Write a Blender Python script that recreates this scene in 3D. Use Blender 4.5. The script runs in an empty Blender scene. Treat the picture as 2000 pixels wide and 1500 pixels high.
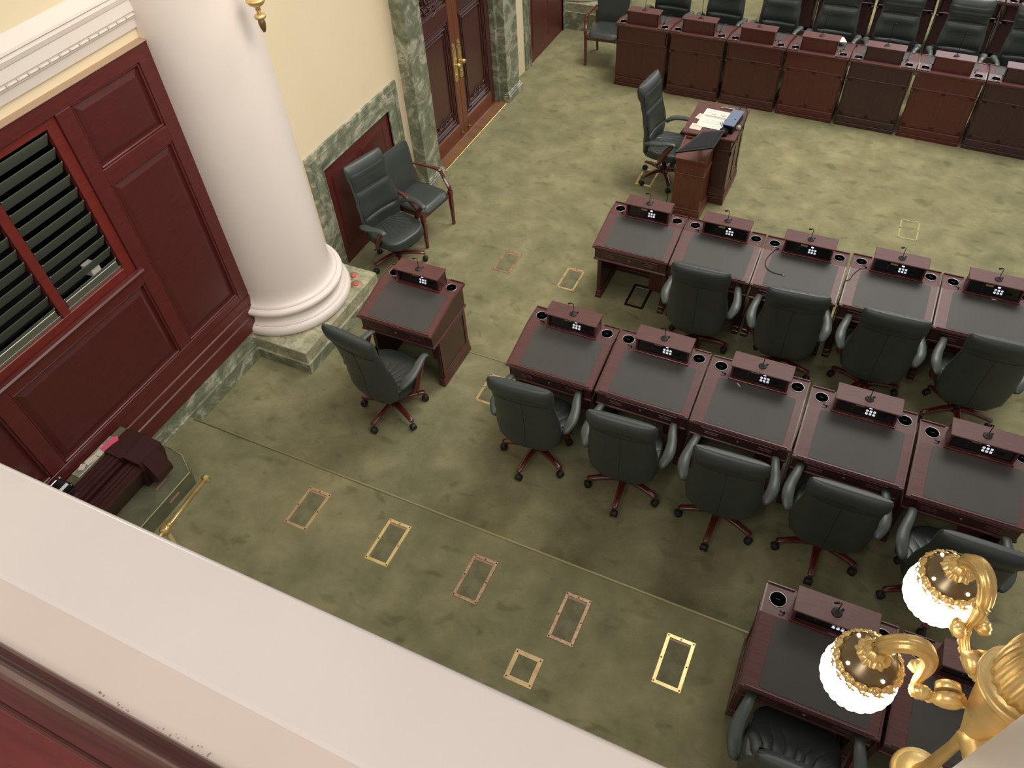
import bpy, bmesh, math, random
from mathutils import Vector, Matrix
random.seed(7)
R = math.radians
pi = math.pi
scn = bpy.context.scene
COL = scn.collection

# ------------------------------------------------------------------ camera
H = 5.4068
cam_d = bpy.data.cameras.new('camera')
cam = bpy.data.objects.new('camera', cam_d)
COL.objects.link(cam)
right = Vector((0.90466, 0.42288, -0.05255))
down = Vector((0.28436, -0.69092, -0.66466))
fwd = Vector((-0.31737, 0.58635, -0.74529))
m3 = Matrix((right, -down, -fwd)).transposed()
cam.matrix_world = Matrix.Translation((0, 0, H)) @ m3.to_4x4()
cam_d.sensor_width = 36
cam_d.lens = 1498.5 / 2000 * 36
cam_d.clip_start = 0.05
cam_d.clip_end = 200
scn.camera = cam

# ------------------------------------------------------------------ light
scn.view_settings.view_transform = 'Standard'
scn.view_settings.look = 'None'
scn.view_settings.gamma = 1
scn.view_settings.use_curve_mapping = False
scn.view_settings.exposure = 0.05
w = bpy.data.worlds.new('world')
scn.world = w
w.use_nodes = True
w.node_tree.nodes['Background'].inputs[0].default_value = (1.0, 0.95, 0.89, 1)
w.node_tree.nodes['Background'].inputs[1].default_value = 0.36


def area(name, loc, target, size, energy, color, sy=None, spread=180):
    l = bpy.data.lights.new(name, 'AREA')
    l.energy = energy
    l.color = color
    l.size = size
    l.spread = R(spread)
    if sy:
        l.shape = 'RECTANGLE'
        l.size_y = sy
    o = bpy.data.objects.new(name, l)
    COL.objects.link(o)
    o.location = loc
    d = Vector(target) - Vector(loc)
    o.rotation_euler = d.to_track_quat('-Z', 'Y').to_euler()
    return o


# the chamber's big ceiling laylight, the lamps of the far gallery and two added fills
area('ceiling_light', (0.8, 10.8, 11.5), (-0.3, 10.0, 0), 5.5, 395, (1.0, 0.95, 0.87), None, 90)
area('far_gallery_light', (3.5, 21.0, 6.5), (0.0, 8.0, 0), 6.0, 380, (0.94, 0.95, 1.0), 2.5)
area('wall_fill_light', (0.2, 3.4, 6.8), (-4.9, 4.2, 2.2), 3.0, 62, (1.0, 0.93, 0.86), None, 80)  # added fill, brightens the column and side walls
area('ledge_fill_light', (-1.5, -2.5, 8.0), (-0.8, 0.3, 4.2), 1.6, 150, (1.0, 0.95, 0.91))  # added fill, brightens the gallery ledge

# ------------------------------------------------------------------ materials
MATS = {}


def new_mat(name):
    m = bpy.data.materials.new(name)
    m.use_nodes = True
    nt = m.node_tree
    return m, nt, nt.nodes['Principled BSDF']


def lin(c):
    return tuple((x / 255 / 12.92 if x / 255 <= 0.04045 else ((x / 255 + 0.055) / 1.055) ** 2.4) for x in c) + (1,)


def N(nt, t, **kw):
    n = nt.nodes.new(t)
    for k, v in kw.items():
        setattr(n, k, v)
    return n


def ramp(nt, stops):
    r = N(nt, 'ShaderNodeValToRGB')
    el = r.color_ramp.elements
    while len(el) < len(stops):
        el.new(0.5)
    for e, (p, c) in zip(el, stops):
        e.position = p
        e.color = c
    return r


def coords(nt, scale=(1, 1, 1), obj=False):
    tc = N(nt, 'ShaderNodeTexCoord')
    mp = N(nt, 'ShaderNodeMapping')
    mp.inputs['Scale'].default_value = scale
    if obj:
        nt.links.new(tc.outputs['Object'], mp.inputs[0])
    else:
        g = N(nt, 'ShaderNodeNewGeometry')
        nt.links.new(g.outputs['Position'], mp.inputs[0])
    return mp


def noise(nt, vec, scale, detail=4, rough=0.55, dist=0.0):
    n = N(nt, 'ShaderNodeTexNoise')
    n.inputs['Scale'].default_value = scale
    n.inputs['Detail'].default_value = detail
    n.inputs['Roughness'].default_value = rough
    n.inputs['Distortion'].default_value = dist
    nt.links.new(vec.outputs[0], n.inputs['Vector'])
    return n


def bump(nt, bs, src, strength, dist=0.01):
    b = N(nt, 'ShaderNodeBump')
    b.inputs['Strength'].default_value = strength
    b.inputs['Distance'].default_value = dist
    nt.links.new(src, b.inputs['Height'])
    nt.links.new(b.outputs[0], bs.inputs['Normal'])


def plain(name, rgb, rough=0.5, metal=0.0, coat=0.0, spec=0.5, var=0.0, vscale=8, bmp=0.0, bscale=80):
    m, nt, bs = new_mat(name)
    c = lin(rgb)
    bs.inputs['Base Color'].default_value = c
    bs.inputs['Roughness'].default_value = rough
    bs.inputs['Metallic'].default_value = metal
    bs.inputs['Coat Weight'].default_value = coat
    bs.inputs['Coat Roughness'].default_value = 0.15
    bs.inputs['Specular IOR Level'].default_value = spec
    if var:
        v = coords(nt, obj=True)
        n = noise(nt, v, vscale)
        r = ramp(nt, [(0.3, tuple(x * (1 - var) for x in c[:3]) + (1,)), (0.7, tuple(min(1, x * (1 + var)) for x in c[:3]) + (1,))])
        nt.links.new(n.outputs[0], r.inputs[0])
        nt.links.new(r.outputs[0], bs.inputs['Base Color'])
    if bmp:
        v = coords(nt, obj=True)
        n = noise(nt, v, bscale, 3)
        bump(nt, bs, n.outputs[0], bmp, 0.004)
    MATS[name] = m
    return m


def wood(name, dark, light, rough=0.3, scale=(30, 2.5, 2.5), coat=0.35):
    m, nt, bs = new_mat(name)
    v = coords(nt, scale, obj=True)
    n = noise(nt, v, 3.0, 5, 0.6, 0.6)
    r = ramp(nt, [(0.28, lin(dark)), (0.72, lin(light))])
    nt.links.new(n.outputs[0], r.inputs[0])
    nt.links.new(r.outputs[0], bs.inputs['Base Color'])
    bs.inputs['Roughness'].default_value = rough
    bs.inputs['Coat Weight'].default_value = coat
    bs.inputs['Coat Roughness'].default_value = 0.22
    bump(nt, bs, n.outputs[0], 0.06, 0.002)
    MATS[name] = m
    return m


def carpet(name):
    m, nt, bs = new_mat(name)
    v = coords(nt)
    big = noise(nt, v, 0.8, 2, 0.5, 0.3)
    mid = noise(nt, v, 3.4, 5, 0.6, 0.25)
    v2 = coords(nt, (1.0, 1.6, 1.0))
    spot = noise(nt, v2, 5.2, 2, 0.45, 0.5)
    fine = noise(nt, v, 260, 2, 0.6)
    r1 = ramp(nt, [(0.28, lin((116, 115, 87))), (0.52, lin((135, 131, 101))), (0.75, lin((154, 148, 114)))])
    nt.links.new(mid.outputs[0], r1.inputs[0])
    r2 = ramp(nt, [(0.36, (0.86, 0.89, 0.87, 1)), (0.6, (1.04, 1.03, 1.0, 1))])
    nt.links.new(big.outputs[0], r2.inputs[0])
    r3 = ramp(nt, [(0.29, (0.74, 0.77, 0.74, 1)), (0.40, (1, 1, 1, 1))])
    nt.links.new(spot.outputs[0], r3.inputs[0])
    r4 = ramp(nt, [(0.3, (0.86, 0.86, 0.86, 1)), (0.7, (1.1, 1.1, 1.1, 1))])
    nt.links.new(fine.outputs[0], r4.inputs[0])
    cur = r1.outputs[0]
    for x in (r2, r3, r4):
        mx = N(nt, 'ShaderNodeMix', data_type='RGBA', blend_type='MULTIPLY')
        mx.inputs[0].default_value = 1
        nt.links.new(cur, mx.inputs[6])
        nt.links.new(x.outputs[0], mx.inputs[7])
        cur = mx.outputs[2]
    nt.links.new(cur, bs.inputs['Base Color'])
    bs.inputs['Roughness'].default_value = 0.95
    bs.inputs['Specular IOR Level'].default_value = 0.1
    bs.inputs['Sheen Weight'].default_value = 0.25
    bs.inputs['Sheen Roughness'].default_value = 0.5
    bs.inputs['Sheen Tint'].default_value = lin((200, 195, 140))
    bump(nt, bs, fine.outputs[0], 0.35, 0.004)
    MATS[name] = m
    return m


def marble(name, a, b, c, rough=0.28):
    m, nt, bs = new_mat(name)
    v = coords(nt, (1.0, 1.0, 1.3))
    n1 = noise(nt, v, 2.6, 7, 0.68, 2.2)
    n2 = noise(nt, v, 14, 6, 0.7, 1.2)
    r = ramp(nt, [(0.30, lin(a)), (0.50, lin(b)), (0.60, lin(c)), (0.68, lin(b))])
    nt.links.new(n1.outputs[0], r.inputs[0])
    r2 = ramp(nt, [(0.38, (0.72, 0.75, 0.72, 1)), (0.62, (1.12, 1.1, 1.05, 1))])
    nt.links.new(n2.outputs[0], r2.inputs[0])
    mx = N(nt, 'ShaderNodeMix', data_type='RGBA', blend_type='MULTIPLY')
    mx.inputs[0].default_value = 1
    nt.links.new(r.outputs[0], mx.inputs[6])
    nt.links.new(r2.outputs[0], mx.inputs[7])
    nt.links.new(mx.outputs[2], bs.inputs['Base Color'])
    bs.inputs['Roughness'].default_value = rough
    MATS[name] = m
    return m


def brass(name, a, b, rough=0.3, patina=None, pscale=60, pw=(0.55, 0.7)):
    m, nt, bs = new_mat(name)
    v = coords(nt, obj=True)
    n = noise(nt, v, 6, 3)
    r = ramp(nt, [(0.35, lin(a)), (0.65, lin(b))])
    nt.links.new(n.outputs[0], r.inputs[0])
    out = r.outputs[0]
    if patina:
        g = coords(nt)
        n2 = noise(nt, g, pscale, 4, 0.7)
        r2 = ramp(nt, [(pw[0], (0, 0, 0, 1)), (pw[1], (1, 1, 1, 1))])
        nt.links.new(n2.outputs[0], r2.inputs[0])
        mx = N(nt, 'ShaderNodeMix', data_type='RGBA')
        nt.links.new(r2.outputs[0], mx.inputs[0])
        nt.links.new(out, mx.inputs[6])
        mx.inputs[7].default_value = lin(patina)
        out = mx.outputs[2]
    nt.links.new(out, bs.inputs['Base Color'])
    bs.inputs['Metallic'].default_value = 0.7
    if name == 'gold':
        gb = coords(nt)
        nb = noise(nt, gb, 95, 4, 0.6, 0.8)
        bump(nt, bs, nb.outputs[0], 0.22, 0.004)
    bs.inputs['Roughness'].default_value = rough
    MATS[name] = m
    return m


def emis(name, rgb, strength, base=(240, 240, 240)):
    m, nt, bs = new_mat(name)
    bs.inputs['Base Color'].default_value = lin(base)
    bs.inputs['Emission Color'].default_value = lin(rgb)
    bs.inputs['Emission Strength'].default_value = strength
    MATS[name] = m
    return m


carpet('carpet')
plain('nosing', (176, 170, 128), 0.9, spec=0.1)
plain('carpet_dark', (102, 102, 80), 0.95, spec=0.1, var=0.22, vscale=6, bmp=0.3, bscale=200)
plain('carpet_inset', (116, 114, 88), 0.95, spec=0.1, var=0.25, vscale=9, bmp=0.3, bscale=200)
wood('mahogany', (66, 29, 27), (100, 49, 45), 0.34, (3, 30, 30))
wood('mahogany_top', (80, 45, 43), (100, 59, 56), 0.5, (3, 40, 40), 0.08)
wood('mahogany_dark', (54, 25, 24), (72, 36, 34), 0.36, (30, 30, 3))
wood('mahogany_panel', (70, 31, 30), (92, 43, 41), 0.38, (30, 30, 3))
wood('mahogany_umber', (58, 34, 37), (76, 47, 50), 0.45, (30, 30, 3), 0.2)
wood('mahogany_red', (80, 31, 30), (102, 43, 41), 0.36, (30, 30, 3))
wood('bench_wood', (50, 22, 22), (66, 30, 29), 0.4, (30, 3, 30), 0.15)
wood('clerk_wood', (84, 44, 30), (116, 64, 44), 0.32, (30, 30, 3))
wood('leg_wood', (70, 24, 20), (106, 42, 34), 0.22, (10, 10, 10), 0.6)
wood('wall_wood', (80, 28, 27), (98, 37, 35), 0.40, (6, 3, 20), 0.2)
wood('wall_panel', (72, 27, 27), (88, 33, 32), 0.38, (6, 3, 20), 0.2)
wood('window_wood', (100, 33, 28), (120, 44, 37), 0.38, (6, 3, 20), 0.2)
wood('rail_wood', (76, 26, 23), (98, 38, 33), 0.2, (1.5, 25, 25), 0.7)
wood('rail_flat', (92, 30, 26), (112, 40, 34), 0.3, (3, 12, 12), 0.4)
wood('door_wood', (66, 38, 36), (92, 54, 50), 0.36, (30, 30, 3))
wood('door_light', (100, 56, 40), (134, 78, 54), 0.36, (30, 30, 3))
wood('threshold', (104, 70, 42), (140, 100, 62), 0.7, (30, 3, 30), 0.0)
plain('leather', (56, 62, 60), 0.40, var=0.12, vscale=5, bmp=0.12, bscale=260, spec=0.6)
plain('leather_front', (50, 57, 54), 0.36, var=0.1, vscale=5, bmp=0.15, bscale=220, spec=0.6)
plain('leather_arm', (68, 76, 72), 0.40, var=0.08, vscale=5, bmp=0.1, bscale=260, spec=0.6)
plain('pad_leather', (66, 64, 62), 0.55, var=0.05, vscale=6, bmp=0.12, bscale=500)
plain('seam', (20, 24, 22), 0.6)
plain('black', (16, 16, 18), 0.45, spec=0.3)
plain('black_gloss', (12, 13, 15), 0.12, coat=0.6)
plain('screen_black', (18, 18, 20), 0.5, spec=0.15)
plain('rubber', (30, 30, 32), 0.55)
plain('chrome', (170, 170, 172), 0.32, metal=1.0)
plain('steel', (150, 152, 140), 0.35, metal=0.8)
plain('cup_shade', (5, 5, 6), 0.95, spec=0.0)
plain('hatch', (168, 160, 118), 0.8, spec=0.1)
plain('label_gold', (176, 158, 104), 0.45)
emis('key_white', (235, 238, 255), 0.55)
emis('led', (200, 215, 255), 6)
plain('disc_rose', (196, 96, 82), 0.55)
plain('stain_rose', (170, 138, 112), 0.45, var=0.1)
plain('strip_pink', (168, 132, 112), 0.6)
plain('paper', (224, 218, 206), 0.75)
plain('paper_small', (214, 204, 186), 0.75)
plain('ink', (96, 88, 82), 0.8)
plain('pink', (226, 96, 128), 0.6)
plain('clear_plastic', (150, 145, 130), 0.2, var=0.3, vscale=30)
plain('blue_grey', (108, 122, 146), 0.3)
plain('blue', (40, 62, 128), 0.35)
plain('white_paint', (232, 221, 212), 0.45, var=0.02, vscale=1.5)
plain('ledge_paint', (230, 220, 212), 0.32, var=0.025, vscale=3, coat=0.2)
plain('ledge_inner_shade', (224, 206, 194), 0.30, var=0.03, vscale=3, coat=0.2)  # darker pinkish tint carries the soft shade beside the rail
plain('trim_paint', (226, 216, 206), 0.5)
plain('cream_wall', (234, 218, 184), 0.6, var=0.02, vscale=1.0)
plain('tan_edge', (176, 150, 124), 0.5)
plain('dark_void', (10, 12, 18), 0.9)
marble('marble', (96, 104, 86), (132, 136, 116), (188, 186, 168))
marble('marble_light', (132, 134, 112), (166, 164, 138), (188, 184, 160), 0.2)
brass('gold', (206, 172, 108), (228, 200, 140), 0.38)
brass('gold_dark', (120, 96, 62), (150, 122, 80), 0.42)
brass('brass', (206, 178, 112), (232, 208, 146), 0.2)
brass('frame_gold', (214, 192, 132), (236, 218, 160), 0.36, (140, 116, 80), 90, (0.62, 0.74))
brass('frame_brass', (200, 172, 126), (220, 194, 148), 0.40, (140, 112, 84), 70, (0.58, 0.72))
brass('frame_copper', (176, 142, 118), (200, 168, 138), 0.45, (136, 108, 88), 60, (0.50, 0.66))
plain('frame_bronze', (62, 38, 30), 0.4, metal=0.6)
plain('hood_dark', (108, 92, 66), 0.3, metal=0.5)
emis('globe', (255, 238, 205), 7.0)

# pleated seat leather: radiating gathers pressed into the cushion
m, nt, bs = new_mat('leather_seat')
bs.inputs['Base Color'].default_value = lin((50, 56, 53))
bs.inputs['Roughness'].default_value = 0.36
tc = N(nt, 'ShaderNodeTexCoord')
sp = N(nt, 'ShaderNodeSeparateXYZ')
nt.links.new(tc.outputs['Object'], sp.inputs[0])


def M_(op, a, b=None, c=None):
    n = N(nt, 'ShaderNodeMath', operation=op)
    for i, q in enumerate((a, b, c)):
        if q is None:
            continue
        if isinstance(q, (int, float)):
            n.inputs[i].default_value = q
        else:
            nt.links.new(q, n.inputs[i])
    return n.outputs[0]


yo = M_('ADD', sp.outputs[1], 0.27)
ang = M_('ARCTAN2', sp.outputs[0], yo)
nz = N(nt, 'ShaderNodeTexNoise')
nz.inputs['Scale'].default_value = 5.0
nt.links.new(tc.outputs['Object'], nz.inputs['Vector'])
wv = M_('SINE', M_('ADD', M_('MULTIPLY', ang, 17.0), M_('MULTIPLY', nz.outputs[0], 5.0)))
wv = M_('POWER', M_('ABSOLUTE', wv), 0.35)
dist_ = M_('SQRT', M_('ADD', M_('MULTIPLY', sp.outputs[0], sp.outputs[0]), M_('MULTIPLY', yo, yo)))
mk = N(nt, 'ShaderNodeMapRange')
mk.inputs[1].default_value = 0.46
mk.inputs[2].default_value = 0.22
nt.links.new(dist_, mk.inputs[0])
bump(nt, bs, M_('MULTIPLY', wv, mk.outputs[0]), 1.0, 0.010)
MATS['leather_seat'] = m

# slat glass: dark tinted, see-through
m, nt, bs = new_mat('slat_glass')
bs.inputs['Base Color'].default_value = lin((104, 112, 100))
bs.inputs['Roughness'].default_value = 0.16
bs.inputs['Transmission Weight'].default_value = 0.25
bs.inputs['IOR'].default_value = 1.45
MATS['slat_glass'] = m


# ------------------------------------------------------------------ mesh kit
class MB:
    def __init__(s):
        s.b = bmesh.new()

    def box(s, x0, x1, y0, y1, z0, z1, bev=0.0, seg=1, mtx=None):
        r = bmesh.ops.create_cube(s.b, size=1.0)
        vs = r['verts']
        for v in vs:
            v.co = Vector(((x0 + x1) / 2 + v.co.x * (x1 - x0), (y0 + y1) / 2 + v.co.y * (y1 - y0), (z0 + z1) / 2 + v.co.z * (z1 - z0)))
        if bev > 0:
            es = list({e for v in vs for e in v.link_edges})
            rr = bmesh.ops.bevel(s.b, geom=es, offset=bev, segments=seg, affect='EDGES', profile=0.5)
            vs = list({v for f in rr['faces'] for v in f.verts} | set(v for v in vs if v.is_valid))
        if mtx is not None:
            for v in vs:
                v.co = mtx @ v.co
        return s

    def loft(s, rings, close=True, caps=True, smooth=True):
        vr = [[s.b.verts.new(p) for p in r] for r in rings]
        n = len(rings[0])
        for a, b in zip(vr, vr[1:]):
            for i in range(n if close else n - 1):
                j = (i + 1) % n
                f = s.b.faces.new((a[i], a[j], b[j], b[i]))
                f.smooth = smooth
        if caps and close:
            s.b.faces.new(vr[0][::-1])
            s.b.faces.new(vr[-1])
        return s

    def tube(s, pts, rad, seg=10, flat=(1, 1), up=(0, 0, 1), smooth=True, lobes=0, lobe_amp=0.0):
        pts = [Vector(p) for p in pts]
        rings = []
        for i, p in enumerate(pts):
            t = (pts[min(i + 1, len(pts) - 1)] - pts[max(i - 1, 0)]).normalized()
            u = Vector(up)
            if abs(t.dot(u)) > 0.98:
                u = Vector((1, 0, 0)) if abs(t.x) < 0.9 else Vector((0, 1, 0))
            a = t.cross(u).normalized()
            b = a.cross(t).normalized()
            r = rad[i] if isinstance(rad, (list, tuple)) else rad
            fx, fy = flat[i] if isinstance(flat[0], (list, tuple)) else flat
            ring = []
            for k in range(seg):
                an = 2 * pi * k / seg
                q = r * (1 + lobe_amp * math.cos(lobes * an))
                ring.append(p + a * (q * fx * math.cos(an)) + b * (q * fy * math.sin(an)))
            rings.append(ring)
        return s.loft(rings, smooth=smooth)

    def lathe(s, prof, c=(0, 0, 0), seg=24, a0=0, a1=2 * pi, caps=True, lobes=0, amp=0.0, smooth=True):
        c = Vector(c)
        full = abs(a1 - a0 - 2 * pi) < 1e-6
        n = seg if full else seg + 1
        rings = []
        for r, z in prof:
            rings.append([c + Vector((r * (1 + amp * math.cos(lobes * (a0 + (a1 - a0) * k / seg))) * math.cos(a0 + (a1 - a0) * k / seg),
                                      r * (1 + amp * math.cos(lobes * (a0 + (a1 - a0) * k / seg))) * math.sin(a0 + (a1 - a0) * k / seg), z)) for k in range(n)])
        return s.loft(rings, close=full, caps=caps and full, smooth=smooth)

    def prism(s, poly, lo, hi, axis='x', smooth=False):
        def P(a, b, c):
            return {'x': (c, a, b), 'y': (a, c, b), 'z': (a, b, c)}[axis]
        return s.loft([[P(a, b, lo) for a, b in poly], [P(a, b, hi) for a, b in poly]], smooth=smooth)

    def grid(s, fn, nu, nv, smooth=True, cu=False):
        vs = [[s.b.verts.new(fn(i / nu, j / nv)) for j in range(nv + 1)] for i in range(nu + (0 if cu else 1))]
        L = len(vs)
        for i in range(nu):
            for j in range(nv):
                f = s.b.faces.new((vs[i][j], vs[(i + 1) % L][j], vs[(i + 1) % L][j + 1], vs[i][j + 1]))
                f.smooth = smooth
        return s

    def ball(s, c, r, seg=12, sc=(1, 1, 1)):
        rings = []
        n = max(4, seg // 2)
        for i in range(1, n):
            t = pi * i / n
            rings.append([Vector(c) + Vector((r * sc[0] * math.sin(t) * math.cos(2 * pi * k / seg), r * sc[1] * math.sin(t) * math.sin(2 * pi * k / seg), -r * sc[2] * math.cos(t))) for k in range(seg)])
        return s.loft(rings)

    def mesh(s, mat):
        bmesh.ops.recalc_face_normals(s.b, faces=s.b.faces)
        me = bpy.data.meshes.new('mesh')
        s.b.to_mesh(me)
        s.b.free()
        me.materials.append(MATS[mat])
        return me

    def build(s, name, mat, parent=None, loc=None):
        return link(name, s.mesh(mat), parent, loc)


def link(name, me, parent=None, loc=None, rot=None):
    o = bpy.data.objects.new(name, me)
    if me is not None:
        me.name = name
    COL.objects.link(o)
    if parent is not None:
        o.parent = parent
    if loc is not None:
        o.location = loc
    if rot is not None:
        o.rotation_euler = rot
    return o


def tag(o, label=None, cat=None, group=None, kind=None):
    if label:
        o['label'] = label
    if cat:
        o['category'] = cat
    if group:
        o['group'] = group
    if kind:
        o['kind'] = kind
    return o


def empty(name, loc=(0, 0, 0), rz=0.0):
    o = bpy.data.objects.new(name, None)
    o.empty_display_size = 0.1
    COL.objects.link(o)
    o.location = loc
    o.rotation_euler = (0, 0, rz)
    return o


def copy_tree(o, parent=None, kids=None):
    if kids is None:
        kids = {}
        for x in bpy.data.objects:
            if x.parent:
                kids.setdefault(x.parent, []).append(x)
    c = o.copy()
    COL.objects.link(c)
    if parent is not None:
        c.parent = parent
    for ch in kids.get(o, []):
        copy_tree(ch, c, kids)
    return c


def struct(name, mb, mat, parent=None, label=None):
    o = mb.build(name, mat, parent)
    if parent is None:
        o['kind'] = 'structure'
    if label:
        o['label'] = label
    return o


def bez(pts, n=8):
    """Catmull-Rom through the points"""
    P = [Vector(p) for p in pts]
    P = [P[0] * 2 - P[1]] + P + [P[-1] * 2 - P[-2]]
    out = []
    for i in range(1, len(P) - 2):
        for k in range(n):
            t = k / n
            a, b, c, d = P[i - 1], P[i], P[i + 1], P[i + 2]
            out.append(0.5 * ((2 * b) + (c - a) * t + (2 * a - 5 * b + 4 * c - d) * t * t + (3 * b - a - 3 * c + d) * t ** 3))
    out.append(P[-2])
    return out


def interp(tab, v):
    for (a, x), (b, y) in zip(tab, tab[1:]):
        if v <= b:
            t = (v - a) / (b - a)
            t = t * t * (3 - 2 * t)
            return x + (y - x) * t
    return tab[-1][1]


# ================================================================== SETTING
T = 0.148
struct('floor', MB().box(-5.2, 7, 4.36, 15.5, -0.1, 0.0), 'carpet', label='open green carpeted floor of the chamber')
f2 = struct('floor', MB().box(-4.8, 7, 2.58, 4.36, -0.1, T, 0.006), 'carpet', label='first carpeted step up, under the second row of desks')
f2b = MB().tube([(-4.05, 4.355, T + 0.002), (7, 4.355, T + 0.001)], 0.007, 6).build('nosing', 'nosing', f2)
f3 = struct('floor', MB().box(-4.8, 7, -1.0, 2.58, -0.1, 2 * T, 0.006), 'carpet', label='upper carpeted step with the row of brass floor frames')
MB().tube([(-4.6, 2.575, 2 * T + 0.002), (7, 2.575, 2 * T + 0.001)], 0.009, 6).build('nosing', 'nosing', f3)
struct('floor', MB().box(-1.95, 7, 11.62, 15.5, 0.0, T, 0.006), 'carpet', label='carpeted step under the far back row of desks')
# low carpeted platform in the corner by the window wall
pf = MB().prism([(-4.69, -0.6), (-4.12, -0.6), (-4.12, 2.04), (-4.30, 2.15), (-4.46, 2.17), (-4.69, 2.17)], 2 * T - 0.02, 0.45, 'z')
plat = struct('floor', pf, 'carpet_dark', label='low carpeted platform with clipped corner against the red wall')
MB().tube([(-4.46, 2.17, 0.451), (-4.30, 2.15, 0.451), (-4.12, 2.04, 0.451), (-4.12, -0.6, 0.451)], 0.005, 6).build('edge_welt', 'hatch', plat)
pf2 = MB().box(-4.265, -4.247, 1.80, 1.92, 0.4495, 0.4515, 0.0005)
pf2.build('vent_slot', 'strip_pink', plat)['label'] = 'narrow slot in the platform top'
MB().box(-4.1205, -4.118, 1.77, 1.88, 0.375, 0.395, 0.0005).build('vent_slot', 'strip_pink', plat)['label'] = 'narrow slot in the platform side'

# ---- red window wall (x = -4.69)
WX = -4.69
wl = empty('wall_left')
wl['kind'] = 'structure'
wl['label'] = 'red panelled wooden screen wall with louvred window'


def wbox(y0, y1, z0, z1, x0=-4.74, x1=WX, mat='wall_wood', name='rail', bev=0.003, parent=wl):
    return MB().box(x0, x1, y0, y1, z0, z1, bev).build(name, mat, parent)


wbox(-1.0, 3.72, 3.045, 3.15)                       # top rail
wbox(3.59, 3.72, 0.80, 3.045, name='stile')
wbox(2.83, 2.955, 0.882, 3.045, name='stile')
wbox(2.955, 3.59, 2.44, 2.565)                      # between the two right panels
wbox(-1.0, 3.59, 0.80, 0.882)
wbox(1.55, 2.83, 1.645, 1.745)                      # under the window
wbox(1.42, 1.55, 0.882, 3.045, name='stile')
wbox(-1.0, 1.42, 1.645, 1.745)
for y0, y1, z0, z1 in ((2.955, 3.59, 2.565, 3.045), (2.955, 3.59, 0.882, 2.44), (1.55, 2.83, 0.882, 1.645), (0.3, 1.42, 0.882, 1.645), (0.3, 1.42, 1.745, 3.045)):
    p = MB().box(-4.75, -4.722, y0, y1, z0, z1).build('panel', 'wall_panel', wl)
    i = 0.055
    # raised field with sloping margins
    MB().loft([[(-4.722, y0 + 0.025, z0 + 0.025), (-4.722, y1 - 0.025, z0 + 0.025), (-4.722, y1 - 0.025, z1 - 0.025), (-4.722, y0 + 0.025, z1 - 0.025)],
               [(-4.706, y0 + i + 0.02, z0 + i + 0.02), (-4.706, y1 - i - 0.02, z0 + i + 0.02), (-4.706, y1 - i - 0.02, z1 - i - 0.02), (-4.706, y0 + i + 0.02, z1 - i - 0.02)]], smooth=False).build('raised_field', 'wall_panel', p)
    mo = MB()
    for a in ((y0, y0 + 0.018, z0, z1), (y1 - 0.018, y1, z0, z1), (y0, y1, z0, z0 + 0.018), (y0, y1, z1 - 0.018, z1)):
        mo.box(-4.73, -4.696, a[0], a[1], a[2], a[3], 0.006)
    mo.build('moulding', 'wall_wood', p)
# window sill mould and base mouldings
MB().prism([(-4.70, 1.735), (-4.665, 1.742), (-4.66, 1.755), (-4.67, 1.768), (-4.70, 1.775)], 1.40, 2.86, 'y').build('sill_moulding', 'wall_wood', wl)
MB().prism([(-4.74, 0.458), (-4.662, 0.458), (-4.662, 0.60), (-4.672, 0.61), (-4.672, 0.705), (-4.684, 0.712), (-4.684, 0.80), (-4.74, 0.80)], -1.0, 3.72, 'y').build('base_boards', 'wall_wood', wl)
MB().box(-4.76, -4.678, -1.0, 3.72, 3.15, 3.160, 0.002).build('top_edge', 'tan_edge', wl)

# window
wn = empty('window_1')
wn['kind'] = 'structure'
wn['label'] = 'louvred glass window set in the red wooden wall'
fr = MB()
fr.box(-4.76, -4.71, 2.745, 2.83, 1.745, 3.045, 0.004)
fr.box(-4.76, -4.71, 1.55, 2.745, 2.985, 3.045, 0.004)
fr.box(-4.76, -4.71, 1.55, 2.745, 1.745, 1.845, 0.004)
fr.box(-4.76, -4.71, 1.55, 1.60, 1.845, 2.985, 0.004)
fr.build('window_frame', 'window_wood', wn)
MB().box(-4.77, -4.705, 2.155, 2.225, 1.845, 2.985, 0.006).build('mullion', 'window_wood', wn)
MB().box(-4.83, -4.73, 1.60, 2.745, 1.845, 1.865, 0.002).build('metal_sill', 'steel', wn)
for ya, yb in ((2.238, 2.728), (1.61, 2.142)):
    slat = MB().box(-0.0025, 0.0025, ya + 0.004, yb - 0.004, -0.052, 0.052, 0.0012).mesh('slat_glass')
    clip = MB().box(-0.005, 0.005, -0.005, 0.005, -0.05, 0.05, 0.002).mesh('steel')
    tip = MB().ball((0, 0, 0), 0.0065, 8).mesh('chrome')
    for k in range(11):
        z = 2.958 - 0.1012 * k
        if z < 1.93:
            break
        o = link('glass_slat', slat, wn, (-4.745, 0, z - 0.040), (0, R(30), 0))
        for yy in (ya, yb):
            c = link('clip', clip, wn, (-4.745, yy, z - 0.040), (0, R(30), 0))
            link('clip_tip', tip, c, (0, 0, 0.052))
    MB().box(-4.74, -4.725, ya, yb, 1.868, 1.925, 0.003).build('bottom_slat', 'steel', wn)
MB().box(-4.90, -4.80, 2.56, 2.64, 1.87, 1.96, 0.005).build('sensor_box', 'trim_paint', wn)
# dark room behind the glass
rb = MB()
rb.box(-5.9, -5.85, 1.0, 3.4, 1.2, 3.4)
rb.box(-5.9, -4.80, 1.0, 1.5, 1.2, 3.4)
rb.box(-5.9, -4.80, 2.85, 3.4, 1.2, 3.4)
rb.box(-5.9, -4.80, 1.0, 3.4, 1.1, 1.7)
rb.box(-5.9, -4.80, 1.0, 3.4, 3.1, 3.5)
rb.build('recess', 'dark_void', wn)

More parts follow.
